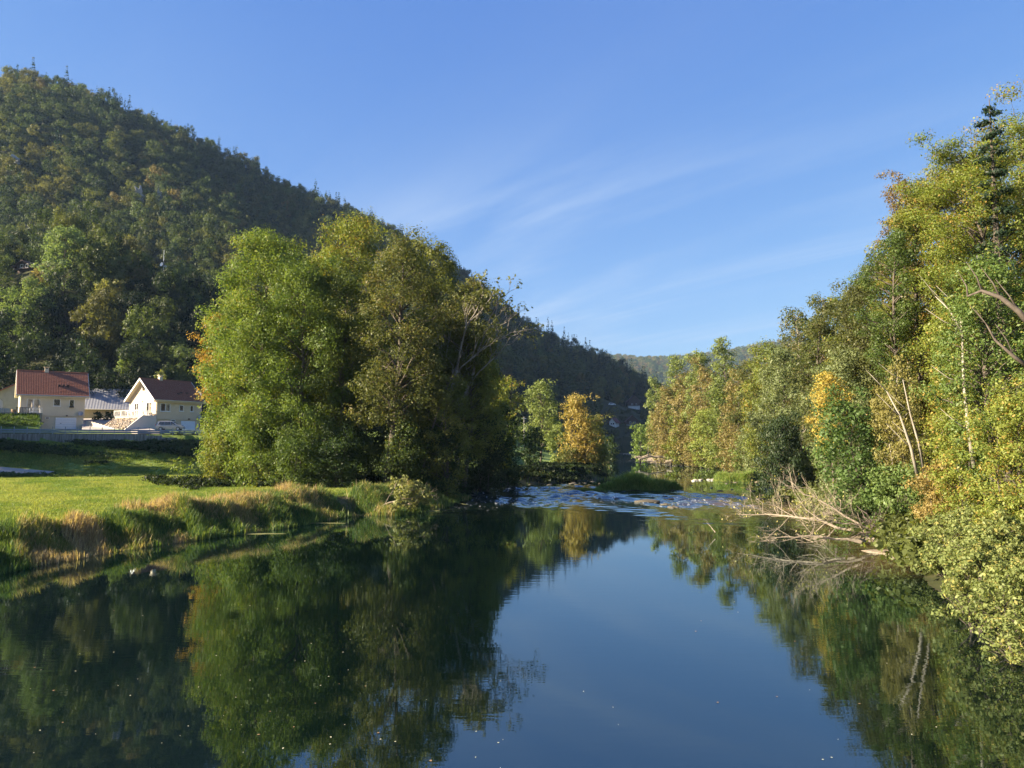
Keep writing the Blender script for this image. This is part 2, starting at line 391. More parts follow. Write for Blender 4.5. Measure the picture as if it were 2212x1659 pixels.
sh_ = t.nodes.new('ShaderNodeAttribute'); sh_.attribute_name = 'shallow'
v = coords(t, (1, 1, 1)); vs = coords(t, (0.35, 1.3, 1))
# calm ripples in slow drifting patches
big = noise(t, v, 0.05, 3, 0.5); small = noise(t, vs, 2.4, 3, 0.55); fine = noise(t, coords(t, (1.1, .28, 1)), 2.2, 3, 0.6)
pr = t.nodes.new('ShaderNodeMapRange'); pr.inputs['From Min'].default_value = 0.42; pr.inputs['From Max'].default_value = 0.68
pr.inputs['To Min'].default_value = 0.12; pr.inputs['To Max'].default_value = 1.0; t.links.new(big, pr.inputs['Value'])
b1 = t.nodes.new('ShaderNodeBump'); b1.inputs['Distance'].default_value = 0.0035; t.links.new(pr.outputs[0], b1.inputs['Strength']); t.links.new(small, b1.inputs['Height'])
b2 = t.nodes.new('ShaderNodeBump'); b2.inputs['Distance'].default_value = 0.09
strk = noise(t, coords(t, (.55, .10, 1)), 1.3, 4, .6); sr = t.nodes.new('ShaderNodeMapRange'); sr.inputs['From Min'].default_value = .38; sr.inputs['From Max'].default_value = .6
t.links.new(strk, sr.inputs['Value']); sm = t.nodes.new('ShaderNodeMath'); sm.operation = 'MULTIPLY'; t.links.new(sr.outputs[0], sm.inputs[0]); t.links.new(at_.outputs['Fac'], sm.inputs[1]); t.links.new(sm.outputs[0], b2.inputs['Strength']); t.links.new(fine, b2.inputs['Height'])
t.links.new(b1.outputs[0], b2.inputs['Normal']); t.links.new(b2.outputs[0], p.inputs['Normal'])
bedn = noise(t, vs, 0.7, 5, 0.7)
mixc = t.nodes.new('ShaderNodeMix'); mixc.data_type = 'RGBA'
mixc.inputs['A'].default_value = (0.0015, 0.005, 0.0042, 1)
t.links.new(ramp(t, bedn, [(0.35, (0.035, 0.03, 0.012)), (0.6, (0.14, 0.10, 0.045))]), mixc.inputs['B'])
t.links.new(sh_.outputs['Fac'], mixc.inputs['Factor'])
fo = noise(t, coords(t, (1.0, .22, 1)), 3.2, 5, .7); fr = t.nodes.new('ShaderNodeMapRange'); fr.inputs['From Min'].default_value = .54; fr.inputs['From Max'].default_value = .68; t.links.new(fo, fr.inputs['Value'])
fm = t.nodes.new('ShaderNodeMath'); fm.operation = 'MULTIPLY'; t.links.new(fr.outputs[0], fm.inputs[0]); t.links.new(sm.outputs[0], fm.inputs[1])
mf = t.nodes.new('ShaderNodeMix'); mf.data_type = 'RGBA'; mf.inputs['B'].default_value = (.6,.65,.7,1); t.links.new(mixc.outputs['Result'], mf.inputs['A']); t.links.new(fm.outputs[0], mf.inputs['Factor'])
t.links.new(mf.outputs['Result'], p.inputs['Base Color'])
p.inputs['Specular IOR Level'].default_value = 0.0; p.inputs['Roughness'].default_value = 1.0
fz = t.nodes.new('ShaderNodeFresnel'); fz.inputs['IOR'].default_value = 2.2; t.links.new(b2.outputs[0], fz.inputs['Normal'])
gl = t.nodes.new('ShaderNodeBsdfGlossy'); gl.inputs['Color'].default_value = (.80, .93, 1.0, 1); gl.inputs['Roughness'].default_value = .012; t.links.new(b2.outputs[0], gl.inputs['Normal'])
ms_ = t.nodes.new('ShaderNodeMixShader'); fi = t.nodes.new('ShaderNodeMath'); fi.operation = 'MULTIPLY_ADD'; t.links.new(fm.outputs[0], fi.inputs[0]); fi.inputs[1].default_value = -.85; fi.inputs[2].default_value = 1.0; ff = t.nodes.new('ShaderNodeMath'); ff.operation = 'MULTIPLY'; ff.use_clamp = True; t.links.new(fi.outputs[0], ff.inputs[0]); t.links.new(fz.outputs[0], ff.inputs[1]); t.links.new(ff.outputs[0], ms_.inputs[0]); t.links.new(p.outputs[0], ms_.inputs[1]); t.links.new(gl.outputs[0], ms_.inputs[2])
t.links.new(ms_.outputs[0], o_.inputs[0]); M_WATER = m
_, _, wdl, wdr, _, _, _ = H(wx, wy, True)
shal = np.clip(0.85*ss(-6, -1, -wdr)*ss(30, 36, wy)*(1-ss(60, 75, wy)) + 0.6*ss(13, 20, wx - .1*(wy-70))*ss(52, 66, wy)*(1-ss(105, 125, wy)) + 0.4*ss(-1.2, 0, -wdl), 0, 1)
wo_ = link('river_water', np_mesh('river_water', np.stack([wx, wy, wz], 1), WQ, smooth=True, mat=M_WATER, vattr={'rapid': mk, 'shallow': shal}))
tag(wo_, kind='structure')

# ================================================================== vegetation makers
def leaf_cloud(r, cen, rad, n, ls, cols, zs=0.8, outw=0.9, gloss=0.0, shell=0.45, wid=0.6, accent=None, hang=0.0):
    """n leaves spread over clumps (cen, rad); returns verts, quads, colours"""
    cen = np.asarray(cen, float); rad = np.asarray(rad, float)
    pw = rad**2; cnt = r.choice(len(cen), n, p=pw/pw.sum())
    d = r.normal(size=(n, 3)); d /= np.linalg.norm(d, axis=1)[:, None]
    rr = rad[cnt]*r.random(n)**shell*(0.85 + 0.3*r.random(n))
    lump = 1 + 0.25*np.sin(d[:, 0]*5 + cnt)*np.cos(d[:, 2]*4 + cnt*2)
    P = cen[cnt] + d*(rr*lump)[:, None]*np.array([1, 1, zs])
    if hang: P[:, 2] -= hang*rad[cnt]*r.random(n)**2
    nrm = d*outw*1.3 + np.array([0, 0, 0.35]) + r.normal(size=(n, 3))*0.42
    nrm /= np.linalg.norm(nrm, axis=1)[:, None]
    t1 = np.cross(nrm, r.normal(size=(n, 3))); t1 /= np.linalg.norm(t1, axis=1)[:, None] + 1e-9
    if hang: t1 = t1*0.6 + np.array([0, 0, -0.8]); t1 /= np.linalg.norm(t1, axis=1)[:, None]
    t2 = np.cross(nrm, t1); t2 /= np.linalg.norm(t2, axis=1)[:, None] + 1e-9
    L = ls*(0.45 + 1.05*r.random(n)**1.2)[:, None]
    V = np.stack([P - t1*L*0.5, P + t2*L*wid*0.5 + t1*L*0.08, P + t1*L*0.5, P - t2*L*wid*0.5 + t1*L*0.08], 1).reshape(-1, 3)
    Q = np.arange(n*4).reshape(-1, 4)
    cl = r.random(len(cen)); mixf = np.clip(0.55*cl[cnt] + 0.45*r.random(n), 0, 1)[:, None]
    c = np.asarray(cols[0])*(1-mixf) + np.asarray(cols[1])*mixf
    if len(cols) > 2:
        acc = (r.random(n) < (0.06 + 0.28*(cl[cnt] > 0.84)))[:, None]
        c = np.where(acc, np.asarray(cols[2]), c)
    c = c*(0.88 + 0.24*r.random(n))[:, None]
    return V, Q, c

def curve(p0, p1, bend, n=5, r=None, wobble=0.0):
    p0 = Vector(p0); p1 = Vector(p1); out = []
    for i in range(n):
        t = i/(n-1); p = p0.lerp(p1, t) + Vector(bend)*math.sin(math.pi*t)
        if r is not None and 0 < i < n-1: p += Vector(r.normal(size=3))*wobble
        out.append(p)
    return out

def tree_meshes(seed, Ht, Rc, base=0.2, nlimb=14, leaves=6000, ls=0.25, cols=((.05,.09,.02),(.1,.14,.03)), shape='round',
                lean=(0, 0), trunk_r=None, clump=(0.13, 0.25), zs=0.8, extra=0.0, hang=0.0, bark=None, sub=4, twigs=True, stems=1, mode=None,
                outw=0.9, shell=0.45, asym=None, fill=2.2):
    r = np.random.default_rng(seed)
    trunk_r = trunk_r or Ht*0.014
    Sc = math.sqrt(Rc*max(Ht*(1-base)*0.5, Rc*0.6))
    mb = MB(); cen = []; rad = []
    for st in range(stems):
        off = Vector((0, 0, 0)) if stems == 1 else Vector((math.cos(st*2.4)*Rc*0.25, math.sin(st*2.4)*Rc*0.25, 0))*(0.3 + 0.7*r.random())
        hs = Ht if st == 0 else Ht*r.uniform(0.7, 0.98)
        top = Vector((lean[0] + off.x*2.2, lean[1] + off.y*2.2, hs*0.93))
        tr = curve(off + Vector((0, 0, -0.4)), top, (r.normal()*Ht*0.02, r.normal()*Ht*0.02, 0), 8, r, Ht*0.006)
        rr = [trunk_r/stems**0.5*(1 - 0.86*(i/7)**0.8)*(1.25 if i == 0 else 1) for i in range(8)]
        mb.tube(tr, rr, 7)
        def on_trunk(f):
            k = f*7; i = min(int(k), 6); return tr[i].lerp(tr[i+1], k-i)
        n = max(3, nlimb//stems); az = r.uniform(0, 6.28)
        for i in range(n):
            f = (i + r.random())/n                      # height inside the crown
            az += 2.4 + r.normal()*0.3
            if shape == 'round': er = math.sqrt(max(0, 1 - (2*f - 0.9)**2*0.95))
            elif shape == 'oval': er = math.sin(math.pi*(0.12 + 0.80*f))**0.7
            elif shape == 'cone': er = (1 - f)**0.8*0.95 + 0.08
            elif shape == 'column': er = 0.75 + 0.25*math.sin(math.pi*f) - 0.5*max(0, f-0.75)*2
            elif shape == 'dome': er = math.sqrt(max(0.02, 1 - f*f))
            else: er = 0.45 + 0.55*f                    # vase
            er *= Rc*r.uniform(0.72, 1.02)/(1 if stems == 1 else 1.25)
            if asym: er *= 1 + asym[1]*math.cos(az - asym[0])
            zt = Ht*(base + (1-base)*f)*0.95 + r.normal()*Ht*0.015
            zt = min(zt, hs*0.97)
            zs0 = max(zt - er*r.uniform(0.45, 0.9), Ht*base*0.6)
            a0 = on_trunk(min(max(zs0/(hs*0.93), 0.02), 0.97)); c0 = on_trunk(min(max(zt/(hs*0.93), 0.02), 1.0))
            tip = Vector((c0.x + math.cos(az)*er, c0.y + math.sin(az)*er, zt))
            lb = curve(a0, tip, (0, 0, er*0.14), 5, r, er*0.04)
            lr = trunk_r*0.42*(1 - 0.6*f)/stems**0.4
            mb.tube(lb, [lr, lr*0.75, lr*0.5, lr*0.3, lr*0.12], 5)
            for k in range(sub):
                s = r.uniform(0.35, 1.0) if k else 1.0
                kk = s*4; j = min(int(kk), 3); b0 = lb[j].lerp(lb[j+1], kk-j)
                cr_ = Sc*r.uniform(*clump)
                e = b0 + Vector((r.normal(), r.normal(), r.normal()*0.7 + 0.25))*cr_*(0.9 if k else 0.15)
                if k and twigs: mb.tube([b0, b0.lerp(e, 0.5) + Vector((0, 0, cr_*0.1)), e], [lr*0.3, lr*0.18, lr*0.06], 4)
                if r.random() > extra: cen.append(tuple(e)); rad.append(cr_)
        cen.append(tuple(tr[-1])); rad.append(Sc*clump[0]*1.1)
        def env(f):
            if shape == 'round': return math.sqrt(max(0.03, 1 - (2*f - 0.95)**2))
            if shape == 'oval': return math.sin(math.pi*(0.12 + 0.80*f))**0.7
            if shape == 'cone': return (1 - f)**0.8*0.95 + 0.08
            if shape == 'column': return 0.8 + 0.2*math.sin(math.pi*f) - 0.5*max(0, f-0.75)*2
            if shape == 'dome': return math.sqrt(max(0.02, 1 - f*f))
            return 0.45 + 0.55*f
        nf = int(n*fill)
        for i in range(nf):
            f = (i + r.random())/nf; az += 2.4 + r.normal()*0.5
            er = env(f)*Rc*(0.3 + 0.62*math.sqrt(r.random()))/(1 if stems == 1 else 1.15)
            if asym: er *= 1 + asym[1]*math.cos(az - asym[0])
            zt = min(Ht*(base + (1-base)*f)*0.96, hs*0.97)
            c0 = on_trunk(min(max(zt/(hs*0.93), 0.02), 1.0)); a0 = on_trunk(min(max((zt - er*0.6)/(hs*0.93), 0.02), 0.96))
            e = Vector((c0.x + math.cos(az)*er, c0.y + math.sin(az)*er, zt))
            mb.tube(curve(a0, e, (0, 0, er*0.1), 4), [trunk_r*0.2, trunk_r*0.13, trunk_r*0.08, 0.01], 4)
            cen.append(tuple(e)); rad.append(Sc*r.uniform(*clump)*0.95)
    V, Q, c = leaf_cloud(r, cen, rad, leaves, ls, cols, zs, outw=outw, hang=hang, shell=shell)
    V[:, 2] = np.maximum(V[:, 2], 0.02)
    me_t = bpy.data.meshes.new('trunk'); me_t.from_pydata(mb.v, [], mb.f); me_t.polygons.foreach_set('use_smooth', [True]*len(me_t.polygons))
    me_t.materials.append(bark or M_BARK)
    me_c = np_mesh('crown', V, Q, fcol=c, mat=M_LEAF)
    return me_t, me_c

def put_tree(meshes, loc, label, cat='tree', group=None, name='tree', rz=0.0, s=1.0, color=None, cname='crown'):
    e = empty(name, loc, rz); e.scale = (s, s, s) if not hasattr(s, '__len__') else s
    tag(e, label, cat, group)
    a = link('trunk', meshes[0], parent=e); b = link(cname, meshes[1], parent=e)
    if color: b.color = (*color, 1)
    return e
def place(u, Y, vtop, wpx, **kw):
    """world position, height above ground and crown radius for a tree seen at u with its top at vtop"""
    x = at(u, 960, Y)[0]; z0 = kw.pop('z0', None)
    if z0 is None: z0 = Hs(x, Y)
    if z0 < 0.1: z0 = 0.1
    return (x, Y, z0), at(u, vtop, Y)[2] - z0, wpx/2/1620*Y
def px_leaves(wpx, hpx, Y, lpx, cover, wid=0.6):
    return int(cover*wpx*hpx*0.75/(0.5*lpx*lpx*wid*1.0))

TCOUNT = 0
def T(label, u, Y, vtop, wpx, cols, name='tree', lpx=5.0, cover=2.6, group=None, cat='tree', rz=0.0, **kw):
    lpx *= 0.84; loc, Ht, Rc = place(u, Y, vtop, wpx, z0=kw.pop('z0', None))
    hp = Ht/Y*1620*(1 - kw.get('base', 0.2)*0.8)
    n = px_leaves(wpx, hp, Y, lpx, cover); global TCOUNT; TCOUNT += n
    n = int(n*1.5)
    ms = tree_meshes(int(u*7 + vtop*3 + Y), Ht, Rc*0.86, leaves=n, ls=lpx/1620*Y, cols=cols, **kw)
    return put_tree(ms, loc, label, cat, group, name, rz)

# colours (albedo)
G_ASH = ((.085,.145,.026), (.165,.215,.04), (.21,.22,.045))
G_YG = ((.10,.14,.025), (.20,.22,.04), (.26,.19,.04))
G_MID = ((.05,.09,.02), (.10,.14,.03))
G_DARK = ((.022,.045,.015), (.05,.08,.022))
G_OLIVE = ((.065,.085,.025), (.13,.14,.04), (.16,.14,.05))
G_SILVER = ((.12,.16,.06), (.20,.23,.10))
G_PALE = ((.13,.18,.05), (.22,.26,.08))
ORANGE = ((.28,.17,.03), (.38,.25,.06), (.22,.18,.04))
RUST = ((.16,.135,.045), (.24,.20,.075), (.16,.18,.05))
GOLD = ((.34,.27,.05), (.44,.35,.08))
BROWN = ((.12,.085,.04), (.19,.14,.06))

# ------------------------------------------------------------------ grove at the river bend (left of the centre)
GG = 'trees of the grove at the river bend'
T('tall bright green ash with leafy skirts, left front of the grove', 568, 76, 494, 250, G_ASH, name='ash_tree', base=0.1, nlimb=34, shape='oval', cover=3.2, sub=4, clump=(.13,.24), group=GG)
T('bright green ash lobe leaning out over the meadow, left edge of the grove', 500, 79, 640, 150, G_ASH, name='ash_tree', base=0.04, nlimb=28, shape='column', cover=3.0, clump=(.18,.30), group=GG)
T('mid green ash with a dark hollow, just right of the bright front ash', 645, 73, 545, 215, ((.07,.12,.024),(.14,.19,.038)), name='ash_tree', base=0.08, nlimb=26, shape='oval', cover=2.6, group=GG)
T('tallest yellowing tree, its top highest over the grove', 757, 84, 442, 190, G_YG, name='tall_tree', base=0.25, nlimb=28, shape='oval', cover=2.4, clump=(.15,.27), group=GG)
T('yellow green tree between the front ash and the tallest tree', 690, 88, 540, 160, G_YG, name='broadleaf_tree', base=0.2, nlimb=22, shape='oval', cover=2.4, group=GG)
T('broad dull green tree with the thick dark trunk by the water', 838, 71, 512, 220, G_OLIVE, name='riverside_tree', base=0.27, nlimb=30, shape='round', cover=2.2, trunk_r=.45, lean=(1.2, 0), clump=(.14,.25), group=GG)
T('dark green tree behind the thick trunk, on the skyline of the grove', 930, 82, 510, 175, ((.08,.11,.024),(.16,.17,.035)), name='broadleaf_tree', base=0.2, nlimb=24, shape='oval', cover=2.4, group=GG)
T('loose tree on the right shoulder of the grove, hillside showing through', 985, 80, 590, 150, G_OLIVE, name='thin_crowned_tree', base=0.3, nlimb=20, shape='oval', cover=2.2, lean=(1.5, 0), bark=M_PALEBARK, clump=(.12,.22), group=GG, fill=1.4)
T('low yellow green willow crown at the right foot of the grove', 1040, 93, 730, 130, G_YG, name='willow_tree', base=0.15, nlimb=20, shape='dome', cover=2.2, group=GG, clump=(.16,.28))
T('orange autumn maple half hidden behind the left edge of the grove', 468, 88, 668, 120, ORANGE, name='maple_tree', base=0.45, nlimb=22, shape='round', cover=2.0, clump=(.16,.28), group=GG)
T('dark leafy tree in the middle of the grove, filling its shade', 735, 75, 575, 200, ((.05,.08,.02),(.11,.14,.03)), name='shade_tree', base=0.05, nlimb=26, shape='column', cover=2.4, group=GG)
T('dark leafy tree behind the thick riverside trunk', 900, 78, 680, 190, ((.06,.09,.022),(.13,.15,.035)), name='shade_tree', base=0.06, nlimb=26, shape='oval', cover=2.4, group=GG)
T('olive crown filling the right shoulder of the grove behind the leaning trees', 1000, 80, 660, 150, ((.11,.14,.03),(.21,.21,.05)), name='broadleaf_tree', base=.2, nlimb=20, shape='oval', cover=1.7, group=GG)
T('yellow olive crown low on the right side of the grove before the leaning stems', 965, 73, 800, 130, ((.10,.13,.03),(.20,.20,.05)), name='broadleaf_tree', base=.12, nlimb=20, shape='oval', cover=1.8, group=GG)
# two leaning pale stems with open tops
def leaning_tree(label, u0, u1, vt, Y, seed, leaves=500):
    loc, Ht, _ = place(u0, Y, vt, 10); x1 = at(u1, vt, Y)[0] - loc[0]
    r = np.random.default_rng(seed); mb = MB(); cen = []; rad = []
    def grow(p, d, L, rr, dep):
        q = p + d*L; mid = p.lerp(q, .5) + Vector(r.normal(size=3))*L*0.05
        mb.tube([p, mid, q], [rr, rr*.8, rr*.6], 5)
        if dep == 0: cen.append(tuple(q)); rad.append(0.55); return
        for k in range(3 if dep > 1 else 3):
            nd = (d + Vector(r.normal(size=3))*0.42 + Vector((0, 0, 0.12))).normalized()
            grow(p.lerp(q, 1.0 if k == 0 else r.uniform(.45, .95)), nd, L*r.uniform(.5, .72), rr*.55, dep-1)
    d0 = Vector((x1, 0, Ht)).normalized(); Lt = Vector((x1, 0, Ht)).length
    mb.tube([Vector((0, 0, -.3)), Vector((x1*.15, 0.3, Ht*.25)), d0*Lt*.55], [.26, .20, .15], 6)
    grow(d0*Lt*.55, d0, Lt*.22, .14, 4)
    grow(d0*Lt*.45, (d0 + Vector((-.45, .2, .1))).normalized(), Lt*.2, .10, 3)
    grow(d0*Lt*.5, (d0 + Vector((.5, -.2, -.15))).normalized(), Lt*.16, .09, 3)
    V, Q, c = leaf_cloud(r, cen, rad, leaves, 0.30, ((.09,.11,.03),(.16,.17,.05)))
    e = empty('leaning_tree', loc); tag(e, label, 'tree', GG)
    mb.build('trunk', M_PALEBARK, e, smooth=True); link('crown', np_mesh('crown', V, Q, fcol=c, mat=M_LEAF), parent=e)
leaning_tree('nearly bare tree leaning right, its twigs against the sky beside the grove', 950, 1082, 610, 79, 5, 700)
leaning_tree('thin pale leaning tree in front of the right shoulder of the grove', 935, 1030, 600, 77, 9, 1700)

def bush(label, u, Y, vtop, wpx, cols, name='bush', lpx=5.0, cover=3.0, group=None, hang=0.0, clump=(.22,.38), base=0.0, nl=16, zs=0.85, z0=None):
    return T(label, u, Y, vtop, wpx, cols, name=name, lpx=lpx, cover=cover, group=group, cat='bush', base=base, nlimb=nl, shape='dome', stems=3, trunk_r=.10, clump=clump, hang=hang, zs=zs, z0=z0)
GB = 'bushes round the foot of the grove'
bush('yellow green bush at the left foot of the grove, on the meadow edge', 478, 77, 915, 90, ((.10,.13,.025),(.20,.20,.04)), group=GB)
bush('bright green skirt bush under the front ash', 550, 72.5, 905, 140, G_ASH, group=GB)
bush('green bush under the second ash, above the dry grass', 640, 69.5, 925, 130, G_MID, group=GB)
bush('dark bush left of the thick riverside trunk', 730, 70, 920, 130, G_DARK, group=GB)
bush('dark bush with a few leaves coloured as lit right of the thick trunk', 870, 71, 900, 110, ((.03,.055,.015),(.07,.10,.025),(.14,.16,.03)), group=GB)  # lit leaves painted in as a lighter accent colour
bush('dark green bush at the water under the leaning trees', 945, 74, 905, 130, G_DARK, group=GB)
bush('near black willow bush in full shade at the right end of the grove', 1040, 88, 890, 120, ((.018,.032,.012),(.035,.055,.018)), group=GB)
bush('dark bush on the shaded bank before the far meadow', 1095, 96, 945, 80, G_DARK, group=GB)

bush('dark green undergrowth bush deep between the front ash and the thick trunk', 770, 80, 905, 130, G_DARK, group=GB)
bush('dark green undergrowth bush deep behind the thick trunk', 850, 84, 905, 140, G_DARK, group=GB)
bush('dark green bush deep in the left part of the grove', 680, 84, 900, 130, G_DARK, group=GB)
# ------------------------------------------------------------------ trees between the grove and the river bend
GM = 'trees on the far side of the left bank'
T('slim trees in one clump with dark upright stems, right of the grove', 1085, 122, 808, 105, G_YG, name='clump_tree', base=.35, nlimb=24, stems=5, shape='vase', cover=2.2, group=GM)
T('rounded pale green willow with a visible fork, left of the golden poplar', 1168, 150, 818, 88, G_PALE, name='willow_tree', base=.3, nlimb=26, shape='round', cover=2.2, clump=(.18,.3), group=GM)
T('golden poplar with two pointed tops on the river point', 1240, 134, 846, 52, ((.29,.23,.06),(.37,.29,.08),(.22,.21,.05)), name='poplar_tree', base=.05, nlimb=26, shape='column', stems=3, cover=2.8, clump=(.25,.4), group=GM, outw=.7)
T('green and gold tree on the tip of the river point', 1282, 137, 900, 66, ((.17,.20,.05),(.26,.25,.07),(.30,.23,.06)), name='broadleaf_tree', base=.05, nlimb=24, shape='oval', cover=2.6, clump=(.2,.34), group=GM)
T('orange green tree between the golden poplar and the tip', 1262, 133, 905, 60, ((.20,.17,.04),(.30,.22,.06)), name='broadleaf_tree', base=.1, nlimb=18, shape='oval', cover=2.2, bark=M_PALEBARK, group=GM)
T('light green small tree between the round willow and the golden poplar', 1203, 146, 915, 60, G_PALE, name='small_tree', base=.1, nlimb=16, shape='oval', cover=2.4, group=GM)
bush('dark green bush on the bank in front of the far meadow', 1152, 124, 920, 62, G_DARK, group=GM)
bush('dark spreading bush beneath the slim stems', 1075, 112, 905, 100, ((.03,.055,.015),(.06,.09,.022)), group=GM)
bush('low gold green bush at the foot of the poplar', 1225, 132, 968, 60, G_OLIVE, group=GM)
bush('small green bush at the tip of the point by the water', 1300, 136, 960, 34, G_PALE, group=GM)
bush('dim bush at the far water edge behind the tip of the point', 1318, 232, 938, 34, G_DARK, group=GM)
bush('second dim bush farther up the shaded far bank', 1316, 300, 945, 26, G_DARK, group=GM)
T('dim green tree beyond the far meadow, beside the pole', 1120, 210, 900, 60, G_MID, name='small_tree', base=.1, nlimb=14, shape='round', cover=2, group=GM)
T('dim tree beyond the far meadow, behind the round willow', 1185, 230, 905, 70, G_MID, name='small_tree', base=.1, nlimb=14, shape='round', cover=2, group=GM)

# ------------------------------------------------------------------ right bank, near
GR = 'trees on the right bank'
YLB = ((.14,.19,.035), (.24,.26,.05), (.36,.25,.06))
T('tall beech cut by the right edge of the picture', 2250, 50, 240, 260, ((.11,.155,.025),(.20,.225,.035),(.28,.19,.04)), name='beech_tree', base=.1, nlimb=40, shape='oval', cover=2.4, clump=(.13,.22), zs=.6, group=GR, fill=2.2)
T('great yellowing beech filling the upper right corner', 2125, 46, 280, 300, ((.11,.155,.025),(.20,.225,.035),(.28,.19,.04)), name='beech_tree', base=.15, nlimb=44, shape='oval', cover=2.8, sub=4, clump=(.13,.22), zs=.55, group=GR, fill=2.6)
T('green and gold beech left of the corner beech', 2005, 52, 385, 170, ((.10,.13,.022),(.19,.19,.035),(.26,.17,.04)), name='beech_tree', base=.15, nlimb=34, shape='oval', cover=2.8, clump=(.14,.24), zs=.55, group=GR, fill=2.4)
T('golden green beech crown filling the gap between the two tall beeches', 2060, 60, 335, 220, ((.13,.15,.03),(.24,.22,.045),(.30,.19,.04)), name='beech_tree', base=.15, nlimb=34, shape='oval', cover=2.6, clump=(.13,.22), group=GR, fill=2.4)
T('brownish thin topped tree on the skyline left of the beeches', 1968, 60, 352, 100, BROWN, name='thin_crowned_tree', base=.45, nlimb=26, shape='oval', cover=1.2, clump=(.14,.26), zs=.5, bark=M_PALEBARK, group=GR, fill=.4)
T('green oak reaching a long branch left over the sky', 1955, 50, 476, 120, G_MID, name='oak_tree', base=.45, nlimb=20, shape='round', cover=1.9, clump=(.16,.28), asym=(3.14, .55), group=GR)
T('dark olive dome shaped tree below the oak branch', 1868, 63, 597, 190, ((.06,.075,.022),(.12,.125,.04)), name='broadleaf_tree', base=.15, nlimb=40, shape='round', cover=2.6, clump=(.14,.24), group=GR)
T('olive tree left of the dark olive dome', 1790, 76, 632, 110, G_OLIVE, name='broadleaf_tree', base=.2, nlimb=28, shape='oval', cover=2.3, group=GR)
T('thin tree with bare upright twigs, leftmost of the tall right bank trees', 1725, 92, 655, 80, G_OLIVE, name='thin_crowned_tree', base=.3, nlimb=24, shape='column', cover=1.6, bark=M_PALEBARK, group=GR, clump=(.16,.28))
T('silvery willow left of the small golden maple', 1700, 84, 745, 150, G_SILVER, name='willow_tree', base=.08, nlimb=30, shape='round', cover=2.5, group=GR)
T('pale green willow behind the small golden maple', 1830, 62, 745, 160, G_SILVER, name='willow_tree', base=.1, nlimb=30, shape='round', cover=2.5, group=GR)
T('green crown filling the skyline behind the dark olive dome', 1915, 74, 530, 150, G_OLIVE, name='broadleaf_tree', base=.2, nlimb=26, shape='oval', cover=2.4, group=GR)
T('yellow green crown behind the olive tree left of the dome', 1835, 88, 620, 130, G_YG, name='broadleaf_tree', base=.2, nlimb=24, shape='oval', cover=2.4, group=GR)
T('light green crown behind the thin twiggy tree', 1762, 104, 672, 120, ((.10,.15,.035),(.18,.22,.05)), name='broadleaf_tree', base=.15, nlimb=22, shape='oval', cover=2.4, group=GR)
T('small golden maple crown amid green willows', 1797, 55, 800, 95, GOLD, name='maple_tree', base=.5, nlimb=16, shape='round', cover=1.8, group=GR, clump=(.22,.36))
T('dark green large leaved maple leaning over the dead branches', 1880, 45, 860, 190, ((.045,.09,.022),(.11,.17,.045)), name='maple_tree', base=.05, nlimb=34, shape='oval', lpx=8, cover=2.8, lean=(-1.5, 0), group=GR, clump=(.16,.28))
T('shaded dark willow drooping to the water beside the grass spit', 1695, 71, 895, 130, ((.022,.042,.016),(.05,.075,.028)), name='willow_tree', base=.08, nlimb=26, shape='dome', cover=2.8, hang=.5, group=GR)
T('yellow olive tree with two pale leaning stems above the dead branches', 1965, 43, 770, 120, ((.16,.16,.045),(.25,.22,.065)), name='leaning_tree', base=.25, nlimb=26, shape='oval', stems=2, cover=2.0, hang=.5, bark=M_PALEBARK, lean=(-1, 0), group=GR)
T('large bright green maple with a dark limb at the right edge', 2150, 35, 545, 250, ((.075,.13,.03),(.16,.22,.055),(.22,.22,.05)), name='maple_tree', base=.3, nlimb=34, shape='round', lpx=7, cover=2.2, trunk_r=.3, group=GR, clump=(.14,.24))
T('yellow leaved birch with a white stem, below the bright maple', 2075, 38, 640, 170, YLB, name='birch_tree', base=.15, nlimb=34, shape='oval', lpx=6.5, cover=1.9, bark=M_PALEBARK, group=GR)
T('yellow and green hazel thicket tree at the right edge', 2185, 31, 800, 190, YLB, name='hazel_tree', base=.02, nlimb=34, shape='oval', lpx=6.5, cover=2.6, stems=4, group=GR)
T('yellow green hazel beneath the white stemmed birch', 2085, 36, 900, 170, YLB, name='hazel_tree', base=.02, nlimb=28, shape='dome', lpx=6.5, cover=2.6, stems=3, group=GR)
bush('leafy light green bush above the tangled dead wood', 1930, 42.5, 1000, 160, ((.08,.14,.035),(.17,.23,.07)), lpx=7, group='bushes on the right bank')
bush('green bush under the yellow olive tree', 1850, 47, 1010, 110, ((.06,.11,.028),(.13,.18,.05)), lpx=7, group='bushes on the right bank')
bush('tawny bush at the foot of the white stemmed birch', 2020, 38.5, 985, 110, ((.22,.18,.06),(.32,.24,.08)), lpx=6, group='bushes on the right bank')
